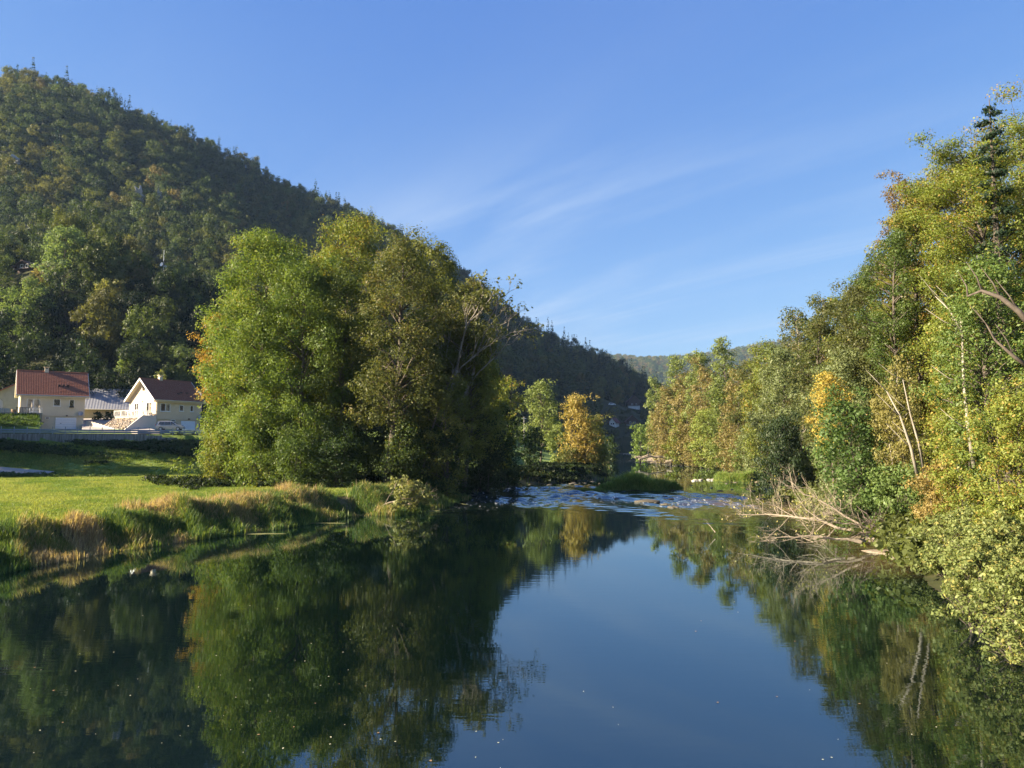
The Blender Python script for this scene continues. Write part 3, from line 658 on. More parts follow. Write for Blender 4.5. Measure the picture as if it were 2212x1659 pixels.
# foreground willow scrub hanging over the water
NEARC = ((.13,.17,.05), (.24,.27,.09), (.33,.30,.09))
bush('feathery pale bush nearest the dead branches at the bend', 2040, 30.5, 1095, 160, NEARC, lpx=7, cover=3.4, nl=34, clump=(.14,.24), group='willow scrub in the right foreground')
bush('pale willow scrub hanging low over the water in the right corner', 2130, 24.5, 1105, 230, NEARC, lpx=8, cover=3.4, nl=40, clump=(.12,.2), group='willow scrub in the right foreground')
bush('yellow green scrub behind the foreground willow at the frame edge', 2200, 27.5, 1040, 180, YLB, lpx=7.5, cover=3.2, nl=34, clump=(.14,.24), group='willow scrub in the right foreground')
bush('arching willow spray over the water below the corner scrub', 2090, 22.5, 1165, 170, NEARC, lpx=8, cover=3.4, nl=36, clump=(.13,.22), group='willow scrub in the right foreground', z0=.35)
bush('lowest willow spray reaching into the water at the right edge', 2185, 19.5, 1190, 210, NEARC, lpx=9, cover=3.2, nl=34, clump=(.13,.22), group='willow scrub in the right foreground')

def limb_on(name, part_name, pts, r0, mat):
    par = next(o for o in bpy.data.objects if o.type == 'EMPTY' and o.get('label', '') == name)
    m = MB(); P = [Vector(at(*q)) - par.location for q in pts]; n = len(P)
    m.tube(P, [r0*(1 - .75*i/(n-1)) for i in range(n)], 7)
    for i in range(1, n):
        d = (P[i]-P[i-1]); m.tube([P[i], P[i] + Vector((-d.z*.3, .1, abs(d.x)*.5 + .3)), P[i] + Vector((-d.z*.5 - .3, .2, abs(d.x)*.7 + .9))], [r0*.3, r0*.2, r0*.06], 5)
    m.build(part_name, mat, par, smooth=True)
nm = 'large bright green maple with a dark limb at the right edge'
limb_on(nm, 'limb', [(2240,720,31),(2200,672,31),(2160,642,31.2),(2120,628,31.5),(2090,640,32)], .15, M_DARKWOOD)
limb_on(nm, 'limb', [(2230,800,31),(2190,770,31),(2150,735,31.2),(2130,700,31.5)], .10, M_DARKWOOD)
limb_on('yellow leaved birch with a white stem, below the bright maple', 'stem', [(2105,1010,35),(2092,930,35),(2082,830,35.2),(2078,712,35.5),(2070,660,36)], .11, M_PALEBARK)
limb_on('yellow leaved birch with a white stem, below the bright maple', 'stem', [(2080,720,35.3),(2050,668,35.5),(2020,640,36)], .06, M_PALEBARK)
nm = 'yellow olive tree with two pale leaning stems above the dead branches'
limb_on(nm, 'stem', [(1985,1040,41),(1968,968,40.5),(1945,900,40.5),(1915,845,41)], .10, M_PALEBARK)
limb_on(nm, 'stem', [(1998,1040,41),(1985,960,40.5),(1965,890,40.5),(1950,820,41)], .08, M_PALEBARK)
limb_on('dark leafy tree behind the thick riverside trunk', 'limb', [(905,1060,74),(925,950,73),(960,850,73.5),(1000,760,74)], .16, M_BARK)

# conifer on the corner skyline
def conifer_meshes(seed, Ht, Rc, leaves, ls, cols):
    r = np.random.default_rng(seed); mb = MB()
    mb.tube([(0,0,-.4), (0,0,Ht*.5), (0,0,Ht*.99)], [Ht*.014, Ht*.009, .02], 6)
    cen = []; rad = []; nl = 46
    for i in range(nl):
        f = (i+.5)/nl; z = Ht*(.12 + .86*f); L = Rc*(1-f)**.7*r.uniform(.75, 1.1) + .35; a = i*2.4
        p = Vector((math.cos(a)*L, math.sin(a)*L, z - L*.25)); mb.tube([(0,0,z), p], [.04, .01], 3)
        for s in (.3, .62, .95):
            cen.append((p.x*s, p.y*s, z - L*.25*s)); rad.append(.28 + L*.42)
    V, Q, c = leaf_cloud(r, cen, rad, leaves, ls, cols, zs=.35, wid=.45)
    me_t = bpy.data.meshes.new('trunk'); me_t.from_pydata(mb.v, [], mb.f); me_t.materials.append(M_BARK)
    return me_t, np_mesh('crown', V, Q, fcol=c, mat=M_LEAF)
SPRUCE = ((.012,.028,.014), (.028,.05,.022))
loc, Ht, Rc = place(2176, 43, 205, 44)
put_tree(conifer_meshes(3, Ht, Rc*2.4, 11000, .22, SPRUCE), loc, 'dark spruce tip rising highest behind the corner beech', 'conifer', name='spruce_tree')

# ------------------------------------------------------------------ right bank, far row
GF = 'autumn trees along the far right bank'
FAR = [
 ('yellow green tree nearest the dark willow in the far row', 1655,112,735,100,G_YG,.1), ('olive tree behind the yellow green one in the far row',1625,124,770,80,G_OLIVE,.15),
 ('brown green tree below the distant hill in the far row',1598,145,790,70,RUST,.1), ('tall light green ash standing above the far row',1562,160,720,55,G_PALE,.35),
 ('green tree under the tall light ash',1565,158,815,70,((.09,.13,.03),(.17,.21,.05)),.05), ('pale topped green tree left of the tall ash',1515,180,750,62,G_PALE,.3),
 ('rust coloured beech left of the tall ash',1530,172,790,80,RUST,.05), ('rust and brown beech in the middle of the far row',1488,192,800,74,RUST,.05),
 ('grey green tree on the left shoulder of the far row',1462,205,765,52,G_PALE,.3), ('orange brown tree at the left end of the far row',1448,205,828,70,RUST,.05),
 ('thin pale green tree leftmost on the far bank',1418,222,815,48,G_PALE,.2), ('orange bush like tree above the driftwood',1425,215,880,60,RUST,.02),
 ('bright green ivy covered tree at the tip of the far bank',1383,228,915,40,((.12,.19,.04),(.2,.27,.07)),.0), ('sunlit light green tree in the centre of the far row',1530,170,880,80,((.16,.22,.045),(.26,.30,.07)),.0),
 ('yellow green low tree left of the sunlit one',1475,195,890,74,G_YG,.0), ('tawny low tree right of the sunlit one',1590,150,885,90,RUST,.0),
 ('light green low tree before the dark willow',1640,118,885,80,G_SILVER,.0), ('small green tree at the far water edge',1610,142,940,70,((.12,.18,.04),(.2,.25,.07)),.0),
 ('small yellow green tree at the far water edge',1550,162,945,60,((.16,.2,.05),(.24,.26,.07)),.0), ('small rust tree at the far water edge',1500,185,950,60,RUST,.0)]
for lb, u, Y, vt, wp, cols, bs in FAR:
    T(lb, u, Y, vt, wp*1.12, cols, name='autumn_tree', base=max(bs, .02), nlimb=20, shape='oval', cover=2.3, lpx=4.6, group=GF, sub=3, clump=(.16,.3))
# ================================================================== hillside forest
def hill_proto(seed, kind, nl=2600, ls_=.55):
    r = np.random.default_rng(seed)
    if kind == 'conifer':
        cen = []; rad = []
        for i in range(16):
            f = (i+.5)/16; L = 3.4*(1-f)**.9 + .15
            for k in range(4):
                a = i*1.3 + k*1.57; cen.append((math.cos(a)*L*.55, math.sin(a)*L*.55, 16*f + .6)); rad.append(.35 + L*.42)
        return leaf_cloud(r, cen, rad, 520, .75, ((.6,.6,.6), (1.2,1.2,1.2)), zs=.5, outw=1.3)
    nc = 19; cen = [(0, 0, 5.0)]; rad = [2.6]
    for i in range(nc):
        f = r.random(); a = i*2.4 + r.normal()*.3; L = 4.2*math.sqrt(max(.05, 1 - (1.6*f-.7)**2))*r.uniform(.55, .95)
        cen.append((math.cos(a)*L, math.sin(a)*L, 2.2 + 10*f)); rad.append(r.uniform(1.0, 2.2))
    return leaf_cloud(r, cen, rad, nl, ls_, ((.6,.6,.6), (1.3,1.3,1.3)), zs=.85, outw=1.6, shell=.3)
PB = [hill_proto(50+i, 'broad') for i in range(6)]; PC = [hill_proto(80+i, 'conifer') for i in range(3)]
def protos(lst, name, mat):
    return [np_mesh(name, V, Q, fcol=c, mat=mat) for V, Q, c in lst]
MB_, MC_ = protos([hill_proto(50+i, 'broad', 5200, .40) for i in range(7)], 'crown', M_LEAF), protos(PC, 'crown', M_LEAF)
IB = [bpy.data.objects.new('forest_source', me) for me in protos(PB, 'forest_source', M_LEAF_I)]
IC = [bpy.data.objects.new('conifer_source', me) for me in protos(PC, 'conifer_source', M_LEAF_I)]

def scatter(name, pts, scl, rot, tint, sources, kind='stuff'):
    me = np_mesh_pts(name, pts, scl, rot, tint)
    o = link(name, me); tag(o, kind=kind)
    g = bpy.data.node_groups.new(name, 'GeometryNodeTree')
    g.interface.new_socket('Geometry', in_out='INPUT', socket_type='NodeSocketGeometry')
    g.interface.new_socket('Geometry', in_out='OUTPUT', socket_type='NodeSocketGeometry')
    gi = g.nodes.new('NodeGroupInput'); go = g.nodes.new('NodeGroupOutput')
    ip = g.nodes.new('GeometryNodeInstanceOnPoints'); jn = g.nodes.new('GeometryNodeJoinGeometry')
    for s_ in sources:
        oi = g.nodes.new('GeometryNodeObjectInfo'); oi.inputs['Object'].default_value = s_; oi.inputs['As Instance'].default_value = True
        g.links.new(oi.outputs['Geometry'], jn.inputs[0])
    g.links.new(gi.outputs[0], ip.inputs['Points']); g.links.new(jn.outputs[0], ip.inputs['Instance'])
    ip.inputs['Pick Instance'].default_value = True
    def attr(nm, dt):
        a = g.nodes.new('GeometryNodeInputNamedAttribute'); a.data_type = dt; a.inputs['Name'].default_value = nm; return a.outputs[0]
    er = g.nodes.new('FunctionNodeEulerToRotation'); cx = g.nodes.new('ShaderNodeCombineXYZ')
    g.links.new(attr('rot', 'FLOAT'), cx.inputs[2]); g.links.new(cx.outputs[0], er.inputs[0]); g.links.new(er.outputs[0], ip.inputs['Rotation'])
    g.links.new(attr('scl', 'FLOAT_VECTOR'), ip.inputs['Scale'])
    g.links.new(ip.outputs[0], go.inputs[0])
    md = o.modifiers.new('scatter', 'NODES'); md.node_group = g
    return o
def np_mesh_pts(name, pts, scl, rot, tint):
    me = bpy.data.meshes.new(name); n = len(pts); me.vertices.add(n)
    me.vertices.foreach_set('co', np.asarray(pts, np.float32).ravel())
    a = me.attributes.new('scl', 'FLOAT_VECTOR', 'POINT'); a.data.foreach_set('vector', np.asarray(scl, np.float32).ravel())
    a = me.attributes.new('rot', 'FLOAT', 'POINT'); a.data.foreach_set('value', np.asarray(rot, np.float32))
    a = me.attributes.new('itint', 'FLOAT_COLOR', 'POINT'); c = np.ones((n, 4), np.float32); c[:, :3] = tint
    a.data.foreach_set('color', c.ravel()); return me

def jgrid(x0, x1, y0, y1, st, r):
    X, Y = np.meshgrid(np.arange(x0, x1, st), np.arange(y0, y1, st)); X = X.ravel(); Y = Y.ravel()
    return X + r.uniform(-.45, .45, X.shape)*st, Y + r.uniform(-.45, .45, X.shape)*st
r = np.random.default_rng(21)
X, Y = jgrid(-760, 210, 158, 840, 7.8, r)
sx = X/Y
z, ins_, dl_, dr_, lf_, q_, hl_ = H(X, Y, True)
ok = (sx > -1.25) & (sx < .36) & (~ins_) & (z > 9.0) & hl_
hv = (sx > -.75)
ok &= hv | (r.random(len(X)) < .45)
# clearings round the chalets
CLEAR = [hit(55, 585)[:2], hit(1370, 880)[:2], hit(1322, 922)[:2], hit(1365, 905)[:2], hit(1325, 875)[:2]]
for cx_, cy_ in CLEAR: ok &= np.hypot(X-cx_, Y-cy_) > 9
ok &= ~((Y > 158) & (Y < 172) & (sx > -.72) & (sx < -.3) & (z < 11))
X, Y, z, sx = X[ok], Y[ok], z[ok], sx[ok]
n = len(X)
u = 1106 + 1620*sx
e1 = np.interp(sx, S1x, S1e); relh = (z - 9)/(CAMZ + e1*np.interp(sx, [-1.2, -.68, -.3, .0, .25], [520, 560, 640, 740, 800]) - 23)
patch = wob(X, Y, 38, 2); patch2 = wob(X, Y, 17, 8)
con = (r.random(n) < (.04 + .20*ss(.86, .97, relh)*(Y > 300) + .30*ss(1000, 1250, u)*(Y > 300)))
con &= (Y > 280)
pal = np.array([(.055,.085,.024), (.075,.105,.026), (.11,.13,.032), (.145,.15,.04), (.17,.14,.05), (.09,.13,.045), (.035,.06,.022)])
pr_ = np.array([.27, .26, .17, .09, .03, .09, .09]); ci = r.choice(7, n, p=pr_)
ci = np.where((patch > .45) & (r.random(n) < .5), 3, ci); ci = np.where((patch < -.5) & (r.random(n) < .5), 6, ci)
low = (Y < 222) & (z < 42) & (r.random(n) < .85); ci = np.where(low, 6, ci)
tint = pal[ci]*(0.55 + 0.5*r.random(n))[:, None]; tint[low] *= .62  # lowest trees darkened further: forest shade put into their tint
tint[con] = np.array((.018,.036,.02))*(0.8 + .5*r.random(con.sum()))[:, None]
sc_ = r.uniform(.8, 1.35, n); scl = np.stack([sc_*r.uniform(.85, 1.1, n), sc_*r.uniform(.85, 1.1, n), sc_*r.uniform(.85, 1.2, n)], 1)
scl[Y < 260] *= .95
vb_ = 960 - (z - CAMZ)/Y*1620
for (ua, ub_, vl, ym) in ((18, 92, 590, hit(52, 588)[1]+1), (334, 366, 596, hit(352, 612, 170)[1]+1), (1354, 1392, 886, hit(1370, 884, 200)[1]+1), (1306, 1356, 879, hit(1322, 877, 200)[1]+1), (1310, 1338, 924, hit(1323, 922, 200)[1]+1), (1350, 1386, 924, hit(1366, 922, 200)[1]+1)):
    mpx = 3.5/Y*1620; inz = (u > ua-mpx) & (u < ub_+mpx) & (Y < ym); lim = np.clip((vb_ - vl)/(13*1620/Y)/scl[:, 2], .12, 1.0)
    scl[inz] *= lim[inz][:, None]
scl[con] *= np.array([1.1, 1.1, 1.0]); scl[:, 2] *= 1.15
rot = r.uniform(0, 6.28, n)
vis = (u > -30) & (u < 1420)
order = np.argsort(Y + np.where(vis, 0, 5000))
bro = [i for i in order if not con[i]][:292]; cos_ = sorted([i for i in np.where(con & vis)[0]], key=lambda i: -relh[i])[:150]
names = ['dark green', 'green', 'olive green', 'yellow green', 'tawny', 'fresh green', 'deep shaded green']
used = np.zeros(n, bool)
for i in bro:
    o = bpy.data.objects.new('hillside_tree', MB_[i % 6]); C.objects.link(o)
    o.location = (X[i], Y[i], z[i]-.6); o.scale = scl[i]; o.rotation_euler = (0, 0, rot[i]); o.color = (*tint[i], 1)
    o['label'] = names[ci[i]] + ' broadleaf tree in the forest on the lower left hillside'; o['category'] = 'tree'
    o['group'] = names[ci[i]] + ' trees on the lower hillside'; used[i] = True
for i in cos_:
    o = bpy.data.objects.new('hillside_conifer', MC_[i % 3]); C.objects.link(o)
    o.location = (X[i], Y[i], z[i]-.6); o.scale = scl[i]; o.rotation_euler = (0, 0, rot[i]); o.color = (*tint[i], 1)
    o['label'] = 'dark conifer standing along the forested ridge of the left hill'; o['category'] = 'conifer'
    o['group'] = 'conifers along the ridge'; used[i] = True
P = np.stack([X, Y, z-.6], 1)
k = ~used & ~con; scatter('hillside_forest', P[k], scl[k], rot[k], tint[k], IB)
k = ~used & con; scatter('conifer_forest', P[k], scl[k], rot[k], tint[k], IC)
# distant wooded hill
X, Y = jgrid(150, 1500, 1900, 2640, 17, r); s2 = X/Y
ok = (s2 > .1) & (s2 < .62); X, Y = X[ok], Y[ok]; z = H(X, Y); n = len(X)
t3 = pal[r.choice(5, n)]*(.8 + .4*r.random(n))[:, None]
sc3 = r.uniform(1.3, 2.0, n); scatter('distant_forest', np.stack([X, Y, z-1], 1), np.stack([sc3, sc3, sc3*.9], 1), r.uniform(0, 6, n), t3, IB)
# fill behind the right bank trees
X, Y = jgrid(12, 130, 36, 330, 6.5, r); z, i_, dl_, dr_, lf_, _, _ = H(X, Y, True)
ok = (~i_) & (~lf_) & (dr_ > 7) & (dr_ < 75) & (X/Y < .95) & (X/Y > .1); X, Y, z, dr_ = X[ok], Y[ok], z[ok], dr_[ok]
o_ = np.argsort(Y)
fillc = [(.07,.10,.025), (.12,.15,.035), (.16,.16,.04), (.20,.14,.05), (.05,.075,.022)]
fcn = ['green', 'light green', 'yellow green', 'brown green', 'dark green']
for cnt, i in enumerate(o_[:260]):
    c_ = int(r.integers(5)); o = bpy.data.objects.new('slope_tree', MB_[cnt % 6]); C.objects.link(o)
    s_ = r.uniform(.8, 1.15)*(.75 if dr_[i] < 14 else 1); o.location = (X[i], Y[i], z[i]-.4); o.scale = (s_*.8, s_*.8, s_); o.rotation_euler = (0, 0, r.uniform(0, 6.28))
    f_ = r.uniform(.8, 1.2); o.color = (*(q*f_ for q in fillc[c_]), 1)
    o['label'] = fcn[c_] + ' tree on the wooded slope behind the right bank'; o['category'] = 'tree'; o['group'] = fcn[c_] + ' trees on the right slope'
k = o_[260:]
if len(k):
    n = len(k); s3 = r.uniform(.8, 1.1, n); scatter('slope_forest', np.stack([X[k], Y[k], z[k]-.4], 1), np.stack([s3*.85, s3*.85, s3], 1), r.uniform(0, 6, n), np.array(fillc)[r.integers(0, 5, n)], IB)

# single trees that stand out on the lower hillside and behind the houses
def hillT(label, u, vb, vt, wp, cols, name='tree', **kw):
    p = hit(u, vb); Ht = at(u, vt, p[1])[2] - p[2]; Rc = wp/2/1620*p[1]
    n = px_leaves(wp, Ht/p[1]*1620, p[1], 4.6, kw.pop('cover', 3.2))
    ms = tree_meshes(int(u+vt), Ht, Rc*.86, leaves=n, ls=4.6/1620*p[1], cols=cols, base=kw.pop('base', .1), nlimb=kw.pop('nlimb', 18), shape=kw.pop('shape', 'round'), **kw)
    return put_tree(ms, p, label, 'tree', 'single trees standing out on the lower hillside', name)
hillT('large light green tree at the left edge, above the houses', 55, 780, 610, 170, ((.10,.16,.045),(.17,.22,.07)), cover=3)
hillT('light green tree with rounded crown high on the lower hill', 135, 640, 488, 120, ((.11,.17,.06),(.17,.23,.09)))
hillT('olive tree right of the rounded light one on the lower hill', 220, 650, 520, 110, ((.08,.11,.035),(.15,.17,.06)))
hillT('tawny tree in front of the dark chalet on the hill', 92, 625, 572, 62, RUST, base=.05)
hillT('pale yellow green tree in the middle of the lower hill', 225, 700, 600, 60, ((.15,.17,.05),(.22,.22,.07)))
hillT('smaller pale yellow tree beside the pale one on the hill', 258, 698, 608, 44, ((.17,.17,.05),(.24,.22,.07)))
hillT('ivy clad narrow yellow green tree beside the bare grey shrub', 197, 785, 668, 30, ((.18,.21,.06),(.26,.27,.08)), shape='column')
hillT('brown topped tree above the bare grey shrub', 178, 740, 655, 48, ((.17,.14,.06),(.24,.20,.09)))
hillT('yellow green round tree by the dark slope left of the grove', 415, 720, 636, 52, ((.17,.22,.06),(.25,.29,.08)))
hillT('green tree on the hill below the mast', 372, 660, 588, 50, ((.11,.15,.05),(.17,.2,.07)))
hillT('pale green tree at the shoulder left of the mast', 305, 650, 545, 60, ((.13,.18,.06),(.2,.23,.08)))
T('bright green tree between the two cream houses', 268, 168, 768, 72, ((.11,.17,.04),(.19,.24,.07)), name='garden_tree', base=.1, nlimb=22, shape='oval', cover=3, group='garden trees behind the houses')
T('small yellow green tree behind the chimney of the gabled house', 345, 163, 797, 34, ((.17,.2,.05),(.25,.27,.08)), name='garden_tree', base=.3, nlimb=14, shape='round', cover=3, group='garden trees behind the houses')
# bare shrub clumps
def bare_clump(label, u, vb, vt, wp, seed, mat=None, p=None, group=None):
    p = p or hit(u, vb); Ht = at(u, vt, p[1])[2] - p[2]; Rc = wp/2/1620*p[1]; r = np.random.default_rng(seed); mb = MB()
    for i in range(26):
        a = r.uniform(0, 6.28); s_ = math.sqrt(r.random()); b0 = Vector((math.cos(a)*Rc*.3*s_, math.sin(a)*Rc*.3*s_, 0)); tp = Vector((math.cos(a)*Rc*s_, math.sin(a)*Rc*s_, Ht*r.uniform(.7, 1)*(1 - .25*s_)))
        mid = b0.lerp(tp, .5) + Vector((math.cos(a), math.sin(a), 0))*Rc*.12; mb.tube([b0, mid, tp], [.11, .08, .02], 4)
        for k in range(4):
            q = mid.lerp(tp, r.random()); mb.tube([q, q + Vector((r.normal()*.5, r.normal()*.5, 1.1))*Ht*.1], [.05, .012], 3)
    e = empty('bare_shrub', p); tag(e, label, 'shrub', group); mb.build('stems', mat or M_GREYSTEM, e)
M_GREYSTEM = simple('grey_stems', (.17, .14, .13), (.10, .08, .075), 3, .9)
bare_clump('bare grey purple shrub with upright stems on the lower hill', 160, 760, 652, 74, 4)
bare_clump('bare grey tree crown at the shoulder of the lower hill', 285, 640, 520, 50, 6)
bare_clump('small bare stems below the pale yellow tree', 292, 715, 630, 26, 8)
bare_clump('bare grey stems right of the mast', 400, 690, 635, 22, 10)
# limestone outcrops
M_ROCK = simple('limestone', (.42, .42, .41), (.22, .22, .21), .5, .9, bmp=.6)
def rock_face(label, u, v, wp, hp, seed):
    p = hit(u, v, 250, 700); r = np.random.default_rng(seed); import bmesh
    from mathutils import noise as mn
    bm = bmesh.new(); bmesh.ops.create_icosphere(bm, subdivisions=4, radius=1)
    for vv in bm.verts:
        c_ = vv.co.copy(); q_ = c_*1.3 + Vector((seed*7, 0, 0)); f = .75 + .9*mn.noise(q_) + .5*mn.noise(q_*3.1) + .25*round(mn.noise(Vector((q_.x*2, q_.y*2, q_.z*5)))*3)/3; vv.co = c_*f; vv.co.x *= .75 + .5*(c_.z < 0)
    me = bpy.data.meshes.new('limestone_outcrop'); bm.to_mesh(me); bm.free()
    o = link('limestone_outcrop', me, M_ROCK); k = p[1]/1620
    o.scale = (wp/2*k, 5, hp/2*k); o.location = (p[0]*.985, p[1]*.985 - 3, p[2]+6); tag(o, label, 'rock', 'limestone outcrops on the left hill')
rock_face('pointed white limestone outcrop among the trees on the hill', 306, 455, 15, 34, 1)
rock_face('white limestone outcrop right of the pointed one on the hill', 349, 460, 12, 36, 2)
rock_face('small pale outcrop near the left edge of the hill', 44, 383, 13, 14, 3)

r = np.random.default_rng(12); cnt = 0
while cnt < 70:
    yy_ = r.uniform(245, 430); xx_ = r.uniform(-30, 48); zz_, i_, dl_, _, lf_, _, _ = H(np.array([xx_]), np.array([yy_]), True)
    if i_[0] or not lf_[0] or dl_[0] < 2 or xx_/yy_ > .12: continue
    o = bpy.data.objects.new('valley_tree', MB_[cnt % 6]); C.objects.link(o); s_ = r.uniform(.5, .95); o.location = (xx_, yy_, zz_[0]-.4); o.scale = (s_, s_, s_); o.rotation_euler = (0, 0, r.uniform(0, 6)); o.color = (.035, .055, .02, 1); cnt += 1
    tag(o, 'dim green tree on the valley floor beyond the golden poplar', 'tree', 'dim valley floor trees')
# ------------------------------------------------------------------ trees outside the frame on the left that shade the meadow
for i, (xx, yy, hh) in enumerate([(-82,92,19),(-92,93,23),(-100,96,25),(-88,101,21),(-97,105,24),(-106,110,24),(-92,110,18),(-110,102,26),(-120,108,26),(-84,107,14)]):
    z0 = Hs(xx, yy); o = bpy.data.objects.new('roadside_tree', MB_[i % 6]); C.objects.link(o); o.location = (xx, yy, z0-.3)
    s_ = hh/13.0; o.scale = (s_, s_, s_); o.rotation_euler = (0, 0, i*1.1); o.color = (.07, .1, .03, 1)
    tag(o, 'green roadside tree beyond the left edge, shading the far meadow', 'tree', 'roadside trees left of the meadow')

# ================================================================== grasses
def blades(r, x, y, z, h, wd, cols, lean=.35, ci=None):
    n = len(x); a = r.uniform(0, 6.28, n); hh = h*(.6 + .7*r.random(n)); L = lean*(.3 + r.random(n))
    dx, dy = np.cos(a), np.sin(a); la = a + r.normal(size=n)*.6 + 1.2
    ww = wd*(.6 + .8*r.random(n))
    b0 = np.stack([x - dx*ww/2, y - dy*ww/2, z], 1); b1 = np.stack([x + dx*ww/2, y + dy*ww/2, z], 1)
    m0 = np.stack([x - dx*ww*.4 + np.cos(la)*L*hh*.3, y - dy*ww*.4 + np.sin(la)*L*hh*.3, z + hh*.6], 1)
    m1 = m0 + np.stack([dx*ww*.8, dy*ww*.8, np.zeros(n)], 1)
    tp = np.stack([x + np.cos(la)*L*hh, y + np.sin(la)*L*hh, z + hh*(1 - L*.3)], 1)
    V = np.stack([b0, b1, m1, m0, tp], 1).reshape(-1, 3); i = np.arange(n)*5
    Q = np.stack([i, i+1, i+2, i+3], 1); Tt = np.stack([i+3, i+2, i+4], 1)
    c = np.asarray(cols)[ci if ci is not None else r.integers(0, len(cols), n)]*(.75 + .5*r.random(n))[:, None]
    return V, Q, Tt, np.concatenate([c, c])
def along(pts, n, r, lo, hi, i0, i1):
    """n points in a band lo..hi metres inland of the left bank line"""
    P0 = np.array(pts[i0:i1+1]); d = np.diff(P0, axis=0); L = np.hypot(d[:, 0], d[:, 1]); k = r.choice(len(d), n, p=L/L.sum()); t = r.random(n)
    p_ = P0[k] + d[k]*t[:, None]; nn = np.stack([-d[k, 1], d[k, 0]], 1)/L[k][:, None]; off = r.uniform(lo, hi, n)
    return p_[:, 0] + nn[:, 0]*off, p_[:, 1] + nn[:, 1]*off, off
r = np.random.default_rng(33)
GCOL = np.array([(.09,.15,.035), (.14,.19,.045), (.20,.20,.06), (.36,.29,.14), (.44,.35,.20), (.28,.20,.12), (.05,.10,.035)])
def bank_grass(name, n, i0, i1, lo, hi, hgt, dry, lush=0.0, wd=.035):
    x, y, off = along(LBP, n, r, lo, hi, i0, i1); x = x + r.normal(size=n)*.4; y = y + r.normal(size=n)*.4; z0 = H(x, y); ok = z0 > -.30
    z0 = np.maximum(z0, 0.0)
    x, y, z0 = x[ok], y[ok], z0[ok]; n = len(x)
    pt = wob(x, y, 2.6, 3) + .6*wob(x, y, 1.1, 6) + dry
    ci = np.where(pt > .55, r.choice([3, 4, 5], n), np.where(pt > 0, r.choice([1, 2, 3], n), r.choice([0, 1, 6], n)))
    hh = hgt*np.clip(.9 + .55*wob(x, y, 1.4, 1) + .4*wob(x, y, .6, 5), .25, 2)*(.5 + .5*ss(lo, lo+1.2, off[ok]))
    V, Q, Tt, c = blades(r, x, y, z0 - .03, hh, wd, GCOL, ci=ci)
    o = link(name, np_mesh(name, V, Q, Tt, fcol=c, mat=M_LEAF)); tag(o, 'stuff grass', None, None, 'stuff'); del o['label']; return o
bank_grass('bank_grass', 70000, 2, 7, -.45, 3.2, .6, .18)
bank_grass('dry_grass', 26000, 6, 9, 1.0, 6.0, .75, .6, wd=.04)
bank_grass('lush_grass', 40000, 6, 11, -.5, 3.6, .75, -.5, wd=.045)
bank_grass('shaded_bank_grass', 9000, 10, 18, -.1, 6, .7, -.1, wd=.08)
# meadow: small tufts
def tuft_source(seed, cols, h, n=22, w_=.03, rad_=.22):
    r2 = np.random.default_rng(seed); a = r2.uniform(0, 6.28, n); q = rad_*np.sqrt(r2.random(n))
    V, Q, Tt, c = blades(r2, np.cos(a)*q, np.sin(a)*q, np.zeros(n), h, w_, cols, lean=.6)
    return bpy.data.objects.new('tuft_source', np_mesh('tuft_source', V, Q, Tt, fcol=c, mat=M_LEAF_I))
TS = [tuft_source(i, [(.8,.8,.8), (1.1,1.1,1.1), (1.3,1.2,1.0)], .17) for i in range(4)]
n = 52000; yy = 36 + (116-36)*r.random(n)**.8; ss_ = r.uniform(-.72, -.2, n); xx = ss_*yy
z0, i_, dl_, _, lf_, _, _ = H(xx, yy, True); ok = (~i_) & lf_ & (dl_ > 2.5) & (z0 < 6.6)
xx, yy, z0 = xx[ok], yy[ok], z0[ok]; n = len(xx)
f = np.clip(.5 + .45*wob(xx, yy, 5, 2) + .55*wob(xx, yy*.6, 1.6, 7) + .3*wob(xx, yy, .7, 3) + r.normal(size=n)*.25, 0, 1)[:, None]
tt = np.array((.11,.18,.035))*(1-f) + np.array((.23,.27,.075))*f
sc3 = r.uniform(.6, 1.3, n)*(1 + .9*ss(2.2, 4, z0)); scatter('meadow_grass', np.stack([xx, yy, z0-.02], 1), np.stack([sc3, sc3, sc3], 1), r.uniform(0, 6.28, n), tt, TS)
# brambles on the embankment
BS = []
for i in range(3):
    r2 = np.random.default_rng(60+i); cn = [(r2.normal()*.45, r2.normal()*.45, .25+.25*r2.random()) for _ in range(7)]
    V, Q, c = leaf_cloud(r2, cn, [.32]*7, 230, .17, ((.7,.7,.7), (1.3,1.3,1.3)), zs=.7); BS.append(bpy.data.objects.new('bramble_source', np_mesh('bramble_source', V, Q, fcol=c, mat=M_LEAF_I)))
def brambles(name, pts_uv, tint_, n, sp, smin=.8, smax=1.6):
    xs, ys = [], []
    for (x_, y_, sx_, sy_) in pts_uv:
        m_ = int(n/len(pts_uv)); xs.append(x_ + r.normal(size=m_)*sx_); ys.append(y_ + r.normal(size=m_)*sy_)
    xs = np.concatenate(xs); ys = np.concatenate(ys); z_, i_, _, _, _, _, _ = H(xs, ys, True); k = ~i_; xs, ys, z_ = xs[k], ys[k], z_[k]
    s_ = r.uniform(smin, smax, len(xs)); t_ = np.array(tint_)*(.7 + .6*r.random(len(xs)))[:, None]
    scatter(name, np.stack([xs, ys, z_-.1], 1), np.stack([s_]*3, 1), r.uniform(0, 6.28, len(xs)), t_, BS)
brambles('brambles', [(-83,109,4,2.0), (-72,110,5,.9), (-50,122,3,2.0), (-46,118,4,2), (-58,116.5,4,1.0), (-40,121,4,3)], (.035,.06,.018), 900, 1)
brambles('ground_cover', [(-62,95,7,1.0), (-70,97,5,1.2)], (.06,.10,.025), 260, 1, .5, 1.0)
